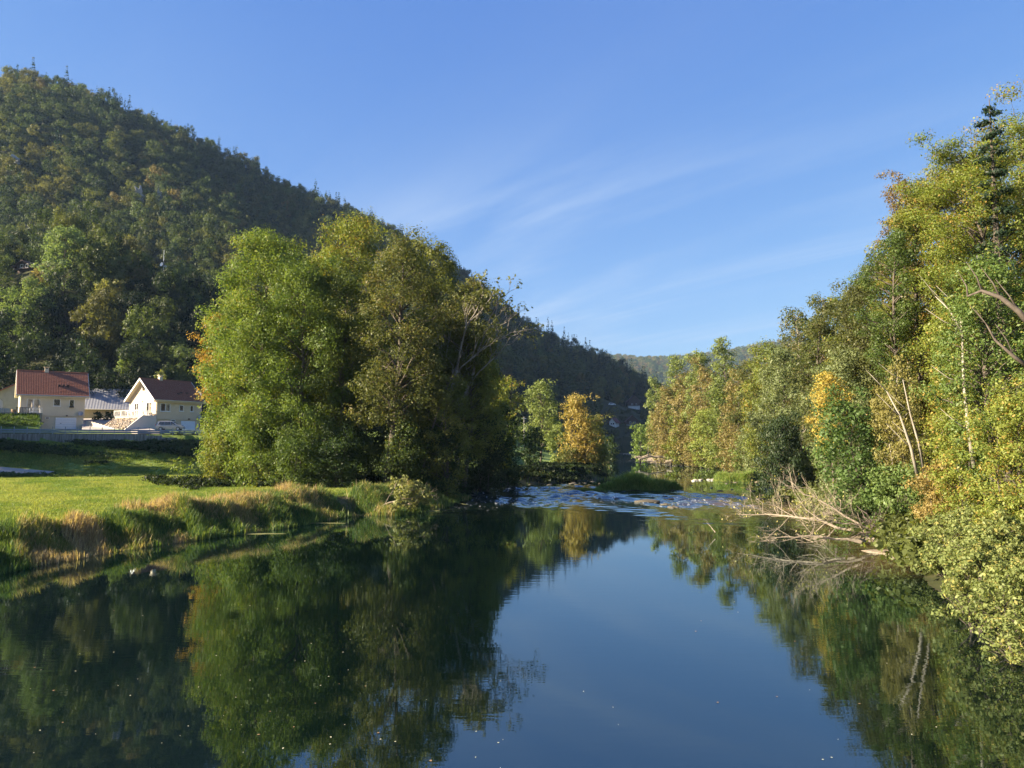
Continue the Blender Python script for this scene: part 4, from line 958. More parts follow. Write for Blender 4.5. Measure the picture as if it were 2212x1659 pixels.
brambles('undergrowth', [(24,50,2,5), (30,62,3,8), (38,90,4,10), (20,36,2,3), (50,150,4,14), (52,185,4,10)], (.10,.12,.035), 1500, 1, .9, 2.2)
brambles('shade_tinted_undergrowth', [(-24,78,5,3), (-14,80,5,3), (-5,96,4,3), (3,112,4,4), (10,126,4,4)], (.022,.035,.012), 900, 1, .8, 1.8)  # shade under the grove is put into this darker leaf tint

# grass islands in the riffle
def island(name, uc, vc, wpx, hgt, n, seed, dx=0):
    c0 = W(uc, vc); Y0 = c0[1]; rx = wpx/2/1620*Y0; ry = rx*.42; r2 = np.random.default_rng(seed)
    m = MB(); pts = []
    for k in range(28):
        a = 2*math.pi*k/28; f = 1 + .12*math.sin(a*3+seed) + .06*math.sin(a*7); pts.append((c0[0] + math.cos(a)*rx*f, Y0 + math.sin(a)*ry*f))
    V = [(p_[0], p_[1], -.3) for p_ in pts] + [((p_[0]-c0[0])*.8+c0[0], (p_[1]-Y0)*.8+Y0, .13) for p_ in pts] + [(c0[0], Y0, .2)]
    F = [(k, (k+1) % 28, 28+(k+1) % 28, 28+k) for k in range(28)] + [(28+k, 28+(k+1) % 28, 56) for k in range(28)]
    me = bpy.data.meshes.new(name); me.from_pydata(V, [], F); o = link(name, me, M_BANK); tag(o, kind='structure')
    a = r2.uniform(0, 6.28, n); q = np.sqrt(r2.random(n))*(1 + .12*np.sin(a*5+seed)); x = c0[0] + np.cos(a)*q*rx; y = Y0 + np.sin(a)*q*ry
    V, Q, Tt, c = blades(r2, x, y, np.full(n, .03), hgt*(1.2 - .85*q**3)*np.clip(.8 + .5*wob(x, y, .9, seed) + .25*wob(x, y, .35, seed+2), .2, 2)*1.15, .06, [(.15,.24,.055), (.22,.31,.08), (.34,.38,.12)], lean=.6)
    g = link('island_grass', np_mesh('island_grass', V, Q, Tt, fcol=c, mat=M_LEAF)); tag(g, kind='stuff')
island('grass_island', 1378, 1058, 178, 1.35, 22000, 1)
island('grass_spit', 1600, 1040, 120, 1.2, 12000, 2)
island('low_grass_island', 1275, 1062, 70, .35, 3500, 3)
# gravel bars and stones
def flat_patch(name, uc, vc, rx, ry, mat, z=.03, seed=0, kind='structure', n=26):
    c0 = W(uc, vc); V = []; 
    for k in range(n):
        a = 2*math.pi*k/n; f = 1 + .2*math.sin(a*3+seed) + .12*math.sin(a*5+seed*2); V.append((c0[0]+math.cos(a)*rx*f, c0[1]+math.sin(a)*ry*f, -.12))
    V += [((v_[0]-c0[0])*.7+c0[0], (v_[1]-c0[1])*.7+c0[1], z) for v_ in V[:n]] + [(c0[0], c0[1], z+.02)]
    F = [(k, (k+1) % n, n+(k+1) % n, n+k) for k in range(n)] + [(n+k, n+(k+1) % n, 2*n) for k in range(n)]
    me = bpy.data.meshes.new(name); me.from_pydata(V, [], F); o = link(name, me, mat); tag(o, kind=kind); return o
flat_patch('gravel_bar', 1975, 1198, 2.6, 2.2, M_GRAVEL, .05, 1)
flat_patch('gravel_bar', 1940, 1165, 4.0, 1.6, M_GRAVEL, .06, 2)
flat_patch('gravel_bar', 1425, 998, 9, 3.0, M_GRAVEL, .25, 3)
M_ALGAE = simple('algae', (.10, .11, .03), (.16, .15, .05), 4, .8)
for i, (uc, vc, rx, ry) in enumerate([(900,1103,2.4,.5), (560,1153,1.8,.4), (690,1130,2.2,.4), (960,1088,2.5,.8), (1230,1066,2.5,.7)]):
    flat_patch('algae_mat', uc, vc, rx, ry, M_ALGAE, .012, i, 'stuff')
import bmesh
def rock_mesh(seed):
    bm = bmesh.new(); bmesh.ops.create_icosphere(bm, subdivisions=2, radius=1); r2 = np.random.default_rng(seed); k = r2.normal(size=3)*2
    for v_ in bm.verts: v_.co *= 1 + .25*math.sin(v_.co.x*k[0]*2+k[1]) + .15*math.sin(v_.co.y*5+k[2])
    me = bpy.data.meshes.new('rock'); bm.to_mesh(me); bm.free(); me.polygons.foreach_set('use_smooth', [True]*len(me.polygons)); return me
RK = [rock_mesh(i) for i in range(5)]
M_STONE = simple('river_stone', (.12, .10, .07), (.06, .055, .04), 3, .7, bmp=.4); M_PSTONE = simple('pale_stone', (.42, .39, .33), (.28, .25, .2), 3, .8, bmp=.4)
for me in RK[:4]: me.materials.append(M_STONE)
RK[4].materials.append(M_PSTONE)
r = np.random.default_rng(44)
for i in range(95):
    if i < 70: uu, vv = (r.uniform(1400, 1650), r.uniform(1042, 1098)) if i < 55 else (r.uniform(1180, 1500), r.uniform(1066, 1080))
    else: uu, vv = r.uniform(1090, 1300), r.uniform(1040, 1048)
    p_ = W(uu, vv); o = bpy.data.objects.new('river_stone', RK[i % 4]); C.objects.link(o); s_ = r.uniform(.08, .34)
    o.location = (p_[0], p_[1], -.02); o.scale = (s_*1.6, s_*.9, s_*.42); o.rotation_euler = (0, 0, r.uniform(0, 3))
    tag(o, 'dark wet stone breaking the surface of the riffle', 'stone', 'stones in the riffle')
for i in range(16):
    p_ = W(r.uniform(1470, 1545), r.uniform(1036.5, 1039.5)) if i < 9 else W(r.uniform(1940, 1985), r.uniform(1172, 1182)); o = bpy.data.objects.new('pale_stone', RK[4]); C.objects.link(o); s_ = r.uniform(.2, .42)
    o.location = (p_[0], p_[1], .03); o.scale = (s_*1.3, s_, s_*.5); o.rotation_euler = (0, 0, i)
    tag(o, 'pale stone on the gravel before the grass spit' if i < 9 else 'pale stone on the gravel beside the dead branches', 'stone', 'pale stones before the grass spit' if i < 9 else 'pale stones beside the dead branches')
p_ = W(1395, 1085); o = bpy.data.objects.new('river_boulder', RK[0]); C.objects.link(o); o.location = (p_[0], p_[1], 0); o.scale = (1.3, .6, .28); tag(o, 'flat brown boulder alone in the bright riffle', 'stone')

# ------------------------------------------------------------------ dead wood
def dead_tree(name, label, root, tip, seed, rad0, mat, depth=4, spread=.55, nb=9, leaves=None, up=.1, cat='fallen tree', group=None, z_min=-.15):
    r = np.random.default_rng(seed); mb = MB(); tips = []
    root = Vector(root); tip = Vector(tip); ax = tip - root; L0 = ax.length
    main = curve((0, 0, 0), ax, (0, 0, L0*.06), 9, r, L0*.012)
    mb.tube(main, [rad0*(1 - .9*i/8) for i in range(9)], 6)
    def br(p, d, L, rr, dep):
        q = p + d*L; q.z = max(q.z, z_min - root.z); m_ = p.lerp(q, .5) + Vector(r.normal(size=3))*L*.08
        mb.tube([p, m_, q], [rr, rr*.75, rr*.45], 4 if rr > .02 else 3); tips.append(q)
        if dep <= 0: return
        for k in range(3):
            nd = (d + Vector(r.normal(size=3))*spread).normalized(); nd.z += up; br(p.lerp(q, r.uniform(.3, 1)), nd.normalized(), L*r.uniform(.4, .7), rr*.55, dep-1)
    for i in range(nb):
        t = .25 + .75*(i + r.random())/nb; k = min(int(t*8), 7); p = main[k].lerp(main[k+1], t*8-k)
        d = (ax.normalized() + Vector(r.normal(size=3))*spread*1.3 + Vector((0, 0, .25))).normalized()
        br(p, d, L0*.28*(1.15-t)+.5, rad0*.35*(1.2-t), depth-1)
    e = empty(name, root); tag(e, label, cat, group); mb.build('branches', mat, e)
    if leaves:
        V, Q, c = leaf_cloud(r, [tuple(q) for q in tips], [.25]*len(tips), leaves[0], leaves[1], leaves[2]); V[:, 2] = np.maximum(V[:, 2], .03-root.z)
        link('dry_leaves', np_mesh('dry_leaves', V, Q, fcol=c, mat=M_LEAF), parent=e)
    return e
def AT(u, v, Y): return at(u, v, Y)
dead_tree('fallen_tree', 'bleached fallen tree reaching left over the water, right bank', AT(1895, 1168, 41), AT(1590, 1110, 47), 11, .10, M_DEAD, depth=4, nb=20, leaves=(260, .12, ((.3,.26,.08),(.4,.36,.14))))
dead_tree('fallen_branch', 'lower bleached branch lying in the water before the fallen tree', AT(1860, 1172, 39.5), AT(1640, 1170, 40), 12, .08, M_DEAD, depth=3, nb=12, up=.03)
dead_tree('fallen_branch', 'pale branch arching up above the fallen tree', AT(1870, 1150, 42), AT(1695, 1048, 44.5), 13, .075, M_DEAD, depth=3, nb=7, spread=.35)
dead_tree('fallen_branch', 'tangle of pale twigs between fallen tree and bank', AT(1930, 1160, 42), AT(1720, 1125, 42), 14, .06, M_DEAD, depth=4, nb=20, leaves=(220, .12, ((.25,.24,.07),(.35,.33,.12))))
dead_tree('fallen_log', 'dark log lying against the gravel beside the tangle', AT(1965, 1150, 41), AT(1820, 1165, 41), 15, .16, M_DARKWOOD, depth=2, nb=6)
dead_tree('fallen_branch', 'brown brushwood heaped along the gravel under the maple', AT(1985, 1145, 40.5), AT(1850, 1140, 41), 16, .09, M_DARKWOOD, depth=3, nb=10)
dead_tree('driftwood_branch', 'small forked branch poking from the calm water before the fallen tree', AT(1545, 1150, 46), AT(1525, 1128, 46.5), 17, .03, M_DEAD, depth=1, nb=2)
dead_tree('fallen_willow', 'leafy broken crown lying in the water at the foot of the grove', AT(800, 1108, 60), AT(910, 1072, 60), 18, .10, M_DEAD, depth=4, nb=14, leaves=(2600, .22, ((.10,.13,.04),(.26,.26,.09))))
dead_tree('fallen_branch', 'grey bare branch arching right from the broken crown', AT(860, 1100, 61), AT(940, 1070, 62), 19, .08, M_DEAD, depth=3, nb=8, up=.0)
for i, (a, b) in enumerate([((1372,988,205),(1480,999,205)), ((1470,997,200),(1418,984,200)), ((1440,996,195),(1560,1004,190)), ((1380,992,200),(1450,992,204))]):
    dead_tree('driftwood_log', ['pale driftwood trunk at the left end of the far gravel', 'pale slanting driftwood trunk propped on the far gravel', 'long driftwood trunk lying along the far shore', 'thin driftwood pole behind the pale trunks'][i], AT(*a), AT(*b), 30+i, .28, M_DEAD, depth=1, nb=3, group='driftwood on the far gravel shore')

# floating leaves and foam flecks
r = np.random.default_rng(77)
V = []; 
me_l = bpy.data.meshes.new('floating_leaf'); me_l.from_pydata([(-.5,0,0),(-.2,.28,.06),(.2,.3,.05),(.5,0,.02),(.2,-.3,.07),(-.2,-.28,.04)], [], [(0,5,4,3,2,1)])
me_l2 = me_l.copy(); me_l.materials.append(simple('pale_leaf', (.62,.60,.45), (.5,.45,.25), 2, .6)); me_l2.materials.append(simple('brown_leaf', (.20,.12,.06), (.28,.18,.09), 2, .7))
for i in range(90):
    uu = r.uniform(60, 2100) if i % 3 else r.uniform(60, 850); vv = 1250 + 409*r.random()**.7
    p_ = W(uu, vv)
    if not in_poly(np.array([p_[0]]), np.array([p_[1]]), POLY)[0]: continue
    br = i % 4 == 0
    o = bpy.data.objects.new('floating_leaf', me_l2 if br else me_l); C.objects.link(o); s_ = r.uniform(.02, .05)*(1.5 if br else 1); o.scale = (s_, s_, s_); o.location = (p_[0], p_[1], .006); o.rotation_euler = (0, 0, r.uniform(0, 6))
    tag(o, 'brown leaf floating on the calm water' if br else 'tiny pale leaf floating on the calm water', 'leaf', 'brown floating leaves' if br else 'pale floating leaves')

# ================================================================== buildings
def stucco(name, c, c2): return simple(name, c, c2, .6, .95, bmp=.15)
M_CREAM = stucco('cream_render', (.64,.57,.43), (.58,.51,.38)); M_PEACH = stucco('peach_render', (.64,.51,.36), (.59,.47,.33))
M_WHITE = simple('white_paint', (.80,.80,.78), (.74,.74,.73), 2, .6); M_GARAGE = simple('garage_white', (.78,.80,.84), (.72,.74,.79), 1, .5)
M_CONC = simple('concrete', (.34,.33,.31), (.22,.21,.19), 1.4, .95, bmp=.3); M_ROOF = simple('roof_tile', (.27,.11,.065), (.19,.075,.048), 3, .85, bmp=.3)
M_ROOFR = simple('dark_red_tile', (.27,.10,.055), (.19,.075,.042), 3, .85, bmp=.3)
M_METAL = simple('galvanised_steel', (.32,.36,.42), (.22,.26,.32), 3, .45, .6); M_DARKMET = simple('dark_metal', (.035,.035,.035), (.05,.05,.05), 3, .5, .3)
M_SHEETB = simple('blue_grey_sheet', (.25,.26,.28), (.20,.20,.21), .5, .55, stretch=(1, .1, 1)); M_SHEETG = simple('weathered_sheet', (.30,.25,.21), (.22,.18,.15), .8, .8, stretch=(1, .1, 1))
M_BLOCK = simple('block_wall', (.40,.36,.32), (.30,.28,.27), 1.2, .95, bmp=.4); M_DARKTIMBER = simple('dark_timber', (.05,.03,.025), (.08,.05,.04), 4, .8)
M_PAVE = simple('pale_paving', (.36,.32,.28), (.30,.27,.24), 1.2, .9); M_ASPH = simple('asphalt', (.05,.05,.05), (.08,.08,.078), 8, .9)
m, t, o = mat_new('window_glass'); p = t.nodes.new('ShaderNodeBsdfPrincipled'); p.inputs['Base Color'].default_value = (.02,.022,.025,1); p.inputs['Roughness'].default_value = .04; p.inputs['Specular IOR Level'].default_value = .9
t.links.new(p.outputs[0], o.inputs[0]); M_GLASS = m
M_CURT = simple('brown_interior', (.13,.06,.04), (.09,.045,.03), 2, .3, spec=.8); M_SHUT = simple('grey_shutter', (.30,.33,.38), (.25,.28,.33), 2, .5)
M_PLASTIC = simple('white_plastic', (.82,.82,.80), (.78,.78,.76), 2, .4)

def window(parent, x0, x1, z0, z1, panes=1, glass=None, sill=True, face='front', recess=.10, W_=0):
    """window on the front wall (local y = 0) or the gable wall (local x = 0)"""
    def B(m_, a0, a1, d0, d1, c0, c1):
        if face == 'front': m_.box(a0, d0, c0, a1, d1, c1)
        else: m_.box(d0, a0, c0, d1, a1, c1)
        return m_
    f = MB(); fw = .07
    B(f, x0, x0+fw, -.03, .06, z0, z1); B(f, x1-fw, x1, -.03, .06, z0, z1); B(f, x0+fw, x1-fw, -.03, .06, z1-fw, z1); B(f, x0+fw, x1-fw, -.03, .06, z0, z0+fw)
    wn = f.build('window', M_WHITE, parent, recalc=False)
    w_ = (x1-x0-2*fw)/panes
    for i in range(panes):
        a = x0 + fw + i*w_
        B(MB(), a+.03, a+w_-.03, .0, .03, z0+fw, z1-fw).build('pane', glass or M_GLASS, wn, recalc=False)
        if i: B(MB(), a-.04, a+.04, -.025, .05, z0+fw, z1-fw).build('mullion', M_WHITE, wn, recalc=False)
    if sill: B(MB(), x0-.1, x1+.1, -.12, -.031, z0-.10, z0-.01).build('sill', M_WHITE, wn, recalc=False)
    return wn

def house(name, label, org, a, L, Wd, zb, hb, hw, k, ze, mat, roofm, oh=(.6, .65), ncol=40, nrow=15, ridge_h=None):
    e = empty(name, (org[0], org[1], zb), a); tag(e, label, 'house')
    mid = Wd/2; zr = ze + (mid + .5)*k
    # basement and walls
    part('basement', mat, e, (.10, .10, -.6, L-.10, Wd-.10, hb))
    MB().prism([(0, hb), (0, ze+.5*k-.12), (mid, zr-.12), (Wd, ze+.5*k-.12), (Wd, hb)], 0, 0, L).build('wall', mat, e)
    part('band', mat, e, (-.03, -.05, hb-.07, L+.03, -.002, hb+.05))
    # roof slabs, fascia and tiles
    rf = MB()
    for s in (1, -1):
        def yy(v): return v if s > 0 else Wd - v
        rf.prism([(yy(-.5), ze), (yy(mid), zr), (yy(mid), zr-.14), (yy(-.5), ze-.14)], 0, -oh[0], L+oh[1])
    ro = rf.build('roof', M_CREAM, e)
    part('fascia', mat, ro, (-oh[0]+.02, -.47, ze-.36, L+oh[1]-.02, .0, ze-.16))
    V = []; F = []; TW = (L + oh[0] + oh[1])/ncol; sl = (mid + .5)/nrow
    for s in (1, -1):
        for j in range(nrow):
            for i in range(ncol):
                b = len(V); x0 = -oh[0] + i*TW
                for (dx, dz) in ((0, .02), (.22, .075), (.5, .095), (.78, .075), (1, .02)):
                    for (q_, lift) in ((j*sl - .03, .035), ((j+1)*sl, .0)):
                        y = -.5 + q_; V.append((x0 + dx*TW, y if s > 0 else Wd - y, ze + (y+.5)*k + dz + lift))
                for q_ in range(4): F.append((b+q_*2, b+q_*2+2, b+q_*2+3, b+q_*2+1) if s > 0 else (b+q_*2+1, b+q_*2+3, b+q_*2+2, b+q_*2))
                # front lip of the tile
                y = -.5 + j*sl - .03; bb = len(V)
                for (dx, dz) in ((0, .02), (.5, .095), (1, .02)): V.append((x0+dx*TW, y if s > 0 else Wd-y, ze + (y+.5)*k + dz + .035))
                V += [(x0, y if s > 0 else Wd-y, ze+(y+.5)*k - .01), (x0+TW, y if s > 0 else Wd-y, ze+(y+.5)*k - .01)]
                F.append((bb, bb+3, bb+4, bb+2, bb+1) if s > 0 else (bb+1, bb+2, bb+4, bb+3, bb))
    me = bpy.data.meshes.new('tiles'); me.from_pydata(V, [], F); to = link('tiles', me, roofm, ro); to['kind'] = 'stuff'
    rc = MB(); 
    for i in range(24):
        x0 = -oh[0] + i*(L+oh[0]+oh[1])/24; rc.tube([(x0, mid, zr+.03), (x0+(L+oh[0]+oh[1])/24*1.05, mid, zr+.05)], [.13, .115], 6)
    rd = rc.build('ridge_tiles', roofm, ro); rd['kind'] = 'stuff'
    # verge boards
    for xa, xb in ((-oh[0]-.05, -oh[0]), (L+oh[1], L+oh[1]+.05)):
        for s in (1, -1):
            def yy(v): return v if s > 0 else Wd - v
            MB().prism([(yy(-.5), ze+.08), (yy(mid), zr+.08), (yy(mid), zr-.26), (yy(-.5), ze-.26)], 0, xa, xb).build('verge_board', M_WHITE, ro)
    MB().tube([(-oh[0], -.58, ze-.05), (L+oh[1], -.58, ze-.05)], .075, 8).build('gutter', M_SHUT if name == 'cream_house' else M_CREAM, ro)
    MB().tube([(-.0+.12, -.52, ze-.1), (.12, -.09, ze-.5), (.12, -.09, .2)], .05, 6).build('downpipe', M_CREAM, e)
    return e, ro, zr, mid
def chimney(ro, x, y, z, mat=None):
    m = MB(); m.box(x-.32, y-.28, z-.5, x+.32, y+.28, z+.55); c = m.build('chimney', mat or M_CREAM, ro, recalc=False); return c, z+.55
def chimney_cap(ro, x, y, z):
    m = MB()
    for sx_ in (-1, 1):
        for sy_ in (-1, 1): m.box(x+sx_*.26-.06, y+sy_*.22-.06, z+.002, x+sx_*.26+.06, y+sy_*.22+.06, z+.25)
    m.box(x-.45, y-.4, z+.25, x+.45, y+.4, z+.34); m.build('chimney_cap', M_CREAM, ro, recalc=False)

# ---- left house
A1 = R(35); OA = (-86.7, 132.0); LA = 10.0
hA, rA, zrA, midA = house('cream_house', 'cream two storey house with a long brown red tiled roof and terrace, at left', OA, A1, LA, 8.4, 8.3, 2.35, 5.8, .98, 5.95, M_CREAM, M_ROOF, ncol=44, nrow=17)
_, zc_ = chimney(rA, 4.0, 4.2, zrA); chimney_cap(rA, 4.0, 4.2, zc_)
window(hA, 1.03, 1.98, 2.95, 5.25, 1, M_CURT, False); window(hA, 2.03, 2.98, 2.95, 5.25, 1, M_CURT, False)
window(hA, 5.05, 6.15, 4.1, 5.35, 1, None); window(hA, 7.5, 8.3, 4.0, 5.3, 1, None, False)
part('planter', M_DARKMET, hA, (7.55, -.30, 3.85, 8.25, -.035, 4.15))
window(hA, 3.9, 4.55, 1.7, 2.08, 1, M_CURT, False)
gd = part('garage_door', M_GARAGE, hA, (5.5, .0, .0, 8.75, .095, 2.02))
for i in range(1, 5): part('door_panel_rib', M_SHUT, gd, (5.55, -.012, i*.4-.008, 8.7, -.001, i*.4+.008))
part('garage_handle', M_DARKMET, gd, (6.2, -.06, .95, 6.42, -.013, 1.02)); part('lintel', M_CREAM, hA, (5.35, -.02, 2.02, 8.9, .09, 2.16))
m = MB(); m.tube([(7.2, -.04, 2.4), (7.2, -.22, 2.38)], .03, 6); m.box(7.06, -.36, 2.28, 7.34, -.20, 2.46); m.build('wall_lamp', M_DARKTIMBER, hA)
for i, x in enumerate((5.9, 6.55, 7.25)):
    y = 1.15 + (.08 if i == 2 else .18); z = 5.95 + (y+.5)*.98; s_ = 1.25 if i == 2 else .9
    m = MB(); m.box(x-.18*s_, y-.2, z-.1, x+.18*s_, y+.25, z+.34*s_); m.build('roof_vent', M_DARKTIMBER, rA, recalc=False)
def dish(parent, x, y, z, r_, mat, normal=(0, -1, .3)):
    n = Vector(normal).normalized(); a = n.orthogonal().normalized(); b = n.cross(a); V = []; F = []
    for j, (rr_, dd) in enumerate(((1, .0), (.66, -.07), (.33, -.11))):
        for k in range(14): an = 2*math.pi*k/14; V.append(tuple(Vector((x, y, z)) + (a*math.cos(an) + b*math.sin(an))*r_*rr_ + n*dd*r_*2))
    V.append(tuple(Vector((x, y, z)) - n*.25*r_))
    for j in range(2):
        for k in range(14): F.append((j*14+k, j*14+(k+1) % 14, (j+1)*14+(k+1) % 14, (j+1)*14+k))
    for k in range(14): F.append((28+k, 28+(k+1) % 14, 42))
    me = bpy.data.meshes.new('satellite_dish'); me.from_pydata(V, [], F); o = link('satellite_dish', me, mat, parent)
    md = o.modifiers.new('s', 'SOLIDIFY'); md.thickness = .02
    MB().tube([tuple(Vector((x, y, z)) - n*.2*r_), tuple(Vector((x, y+.35, z-.1)))], .03, 5).build('dish_arm', M_METAL, o)
    return o
dish(hA, 9.35, -.35, 2.85, .42, M_SHUT)
# raised terrace and grass bank left of the house
def loc2w(org, a, zb, x, y, z): return (org[0] + x*math.cos(a) - y*math.sin(a), org[1] + x*math.sin(a) + y*math.cos(a), zb + z)
tr = empty('terrace', (OA[0], OA[1], 8.3), A1); tag(tr, 'concrete terrace raised in front of the left cream house', 'terrace')
part('slab', M_CONC, tr, (-4.2, -2.9, 2.45, 3.3, -.055, 2.70)); part('pillar', M_CONC, tr, (2.9, -2.85, -.6, 3.25, -2.5, 2.448)); part('wall', M_CONC, tr, (3.0, -2.498, -.6, 3.2, .0, 2.446)); part('step', M_CONC, tr, (1.9, -3.3, .9, 3.6, -2.92, 1.15))
m = MB()
for i in range(9): m.box(-.6+i*.22, -2.86, 2.70, -.5+i*.22, -2.82, 3.55)
m.build('dark_railing', M_DARKMET, tr, recalc=False).__setitem__('kind', 'stuff')
part('handrail', M_DARKMET, tr, (-.65, -2.88, 3.551, 1.4, -2.8, 3.61))
for i, x in enumerate((1.4, 2.3, 3.2)): part('rail_post', M_WHITE, tr, (x, -2.86, 2.7, x+.06, -2.8, 3.55))
part('handrail', M_WHITE, tr, (1.42, -2.88, 3.551, 3.28, -2.79, 3.6))
m = MB()
for i in range(11): m.box(1.5+i*.155, -2.85, 2.72, 1.53+i*.155, -2.82, 3.55)
m.build('balusters', M_WHITE, tr, recalc=False)['kind'] = 'stuff'
# bank
bk = MB(); bk.prism([(-.06, -1), (-.06, 2.42), (-2.7, 2.40), (-4.6, 1.7), (-6.6, .8), (-9.0, -.15), (-9.0, -1)], 0, -22, 2.88)
bk.prism([(-.055, -1), (-.055, 2.43), (10, 2.5), (10, -1)], 0, -22, -.7)
bo = bk.build('terrace_bank', M_MEADOW); bo.location = (OA[0], OA[1], 8.3); bo.rotation_euler = (0, 0, A1); tag(bo, kind='structure')
r = np.random.default_rng(91); n = 900; lx = r.uniform(-16, 2.8, n); ly = -2.7 - 6*r.random(n); lz = np.interp(-ly, [2.7, 4.6, 6.6, 9.0], [2.40, 1.7, .8, -.15])
wx_ = OA[0] + lx*math.cos(A1) - ly*math.sin(A1); wy_ = OA[1] + lx*math.sin(A1) + ly*math.cos(A1); s_ = r.uniform(1.2, 2.4, n)
scatter('bank_tufts', np.stack([wx_, wy_, lz+8.28], 1), np.stack([s_]*3, 1), r.uniform(0, 6, n), np.array((.07,.12,.025))*(.7+.6*r.random(n))[:, None], TS)
# furniture on the terrace
def chair(label, p, rz, mat=M_PLASTIC, group=None):
    e = empty('garden_chair', p, rz); tag(e, label, 'chair', group)
    part('seat', mat, e, (-.27, -.25, .40, .27, .25, .45)); MB().prism([(-.27, .452), (.27, .452), (.27, .78), (.18, .92), (-.18, .92), (-.27, .78)], 1, .20, .25).build('backrest', mat, e)
    for sx_ in (-1, 1):
        part('armrest', mat, e, (sx_*.30-.03, -.22, .62, sx_*.30+.03, .24, .66))
        for sy_ in (-1, 1): part('leg', mat, e, (sx_*.27-.03, sy_*.22-.03, .0, sx_*.27+.03, sy_*.22+.03, .398 if sy_ > 0 else .618))
    return e
def table(label, p, rz, mat=M_PLASTIC, w_=1.3, d_=.8, cat='table'):
    e = empty('garden_table', p, rz); tag(e, label, cat); part('table_top', mat, e, (-w_/2, -d_/2, .70, w_/2, d_/2, .74))
    for sx_ in (-1, 1):
        for sy_ in (-1, 1): part('leg', mat, e, (sx_*(w_/2-.06)-.03, sy_*(d_/2-.06)-.03, 0, sx_*(w_/2-.06)+.03, sy_*(d_/2-.06)+.03, .698))
    return e
def LW(x, y, z): return loc2w(OA, A1, 8.3, x, y, z)
chair('white plastic chair seen from behind on the left terrace', LW(1.15, -2.35, 2.70), A1 + math.pi*.98)
table('white plastic table at the right end of the left terrace', LW(2.45, -1.9, 2.70), A1)
def parasol(label, p):
    e = empty('closed_parasol', p); tag(e, label, 'parasol'); MB().tube([(0,0,0), (0,0,2.1)], .025, 6).build('pole', M_WHITE, e); MB().tube([(0,0,.9), (0,0,1.2), (0,0,2.15)], [.13, .10, .03], 8).build('canopy', simple('beige_cloth', (.5,.44,.33), (.42,.36,.27)), e, smooth=True)
parasol('closed beige parasol left of the white table', LW(1.75, -1.2, 2.70)); parasol('closed beige parasol standing by the white table', LW(2.9, -1.3, 2.70))
# caravan and washing beside the house
cv = empty('caravan', LW(-4.6, -.6, 2.75), A1); tag(cv, 'old cream caravan with an awning at the left edge, behind the terrace', 'caravan')
MB().prism([(-2.2,.4), (1.9,.4), (2.15,1.0), (2.05,1.9), (1.7,2.25), (-2.0,2.3), (-2.3,1.9)], 1, 0, 2.0).build('body', simple('cream_shell', (.62,.58,.48), (.56,.52,.43), 2, .5), cv)
part('window', M_GLASS, cv, (-.6, -.02, 1.2, .9, -.002, 1.75)); part('door', M_WHITE, cv, (1.1, -.025, .5, 1.7, -.003, 1.95)); part('stripe', simple('red_stripe', (.35,.05,.05)), cv, (-2.1, -.015, .75, -.7, -.002, 1.1))
m = MB(); m.tube([(-.4, .1, .2), (-.4, .35, .2)], .3, 12); m.build('wheel', M_DARKMET, cv)
fnc = empty('garden_fence', LW(-5.0, -2.6, 2.45), A1); tag(fnc, 'low grey slatted fence with a blue cloth by the caravan', 'fence')
for i in range(12): part('slat', M_METAL if i > 3 else M_SHUT, fnc, (i*.3, 0, .0, i*.3+.2, .04, .95))
part('rail', M_METAL, fnc, (0, .042, .7, 3.5, .08, .78)); part('cloth', simple('blue_cloth', (.10,.16,.28)), fnc, (.1, -.05, .25, 1.2, -.012, 1.0))
tag(MB().tube([(0,0,0), (0,0,.45), (0,0,.5)], [.30, .36, .36], 10).build('plant_tub', simple('tan_pot', (.40,.27,.17)), smooth=True), 'tan plant tub at the corner of the left terrace', 'pot').location = LW(-.9, -2.4, 2.7)

# ---- right gabled house
A2 = R(57.8); OB = (-64.1, 135.0); LB_ = 9.1; ZB = 7.75
hB, rB, zrB, midB = house('gabled_house', 'peach rendered house with a gable balcony and brown red roof, right of the driveway', OB, A2, LB_, 8.4, ZB, 2.35, 5.8, .86, 5.75, M_PEACH, M_ROOFR, oh=(.75, .6), ncol=36, nrow=17)
c_, zc_ = chimney(rB, 3.3, 4.2, zrB); chimney_cap(rB, 3.3, 4.2, zc_)
window(hB, .85, 2.75, 3.75, 5.15, 2, M_CURT); window(hB, 4.6, 5.45, 3.9, 5.0, 1, M_CURT); window(hB, 6.85, 7.55, 3.9, 5.0, 1, M_GLASS)
window(hB, 3.0, 3.9, 1.95, 2.25, 1, M_GLASS, False)
part('garage_door', M_GARAGE, hB, (5.1, .0, .0, 8.0, .095, 2.1)); part('lintel', M_PEACH, hB, (5.0, -.02, 2.1, 8.1, .09, 2.2))
m = MB(); m.box(6.45, -.30, 2.4, 6.75, -.055, 2.55); m.build('wall_lamp', M_DARKTIMBER, hB, recalc=False)
window(hB, 3.5, 4.6, 7.4, 8.5, 1, M_GLASS, True, 'gable'); window(hB, 5.5, 6.7, 2.98, 5.3, 2, M_GLASS, False, 'gable'); window(hB, 1.3, 3.0, 2.98, 5.35, 2, M_GLASS, False, 'gable')
part('gable_band', M_PEACH, hB, (-.04, .0, 5.75, -.002, 8.4, 5.85)); m = MB(); m.tube([(-.02, 4.3, 5.6), (-.2, 4.3, 5.6)], [.1, .12], 8); m.build('gable_lamp', M_WHITE, hB)
dish(hB, 8.7, -.35, 2.95, .40, M_SHUT)
for x, y in ((5.0, 1.0), (5.7, 1.3), (6.9, 1.3)):
    z = 5.75 + (y+.5)*.86; part('roof_vent', M_DARKTIMBER, rB, (x-.22, y-.15, z, x+.22, y+.2, z+.22))
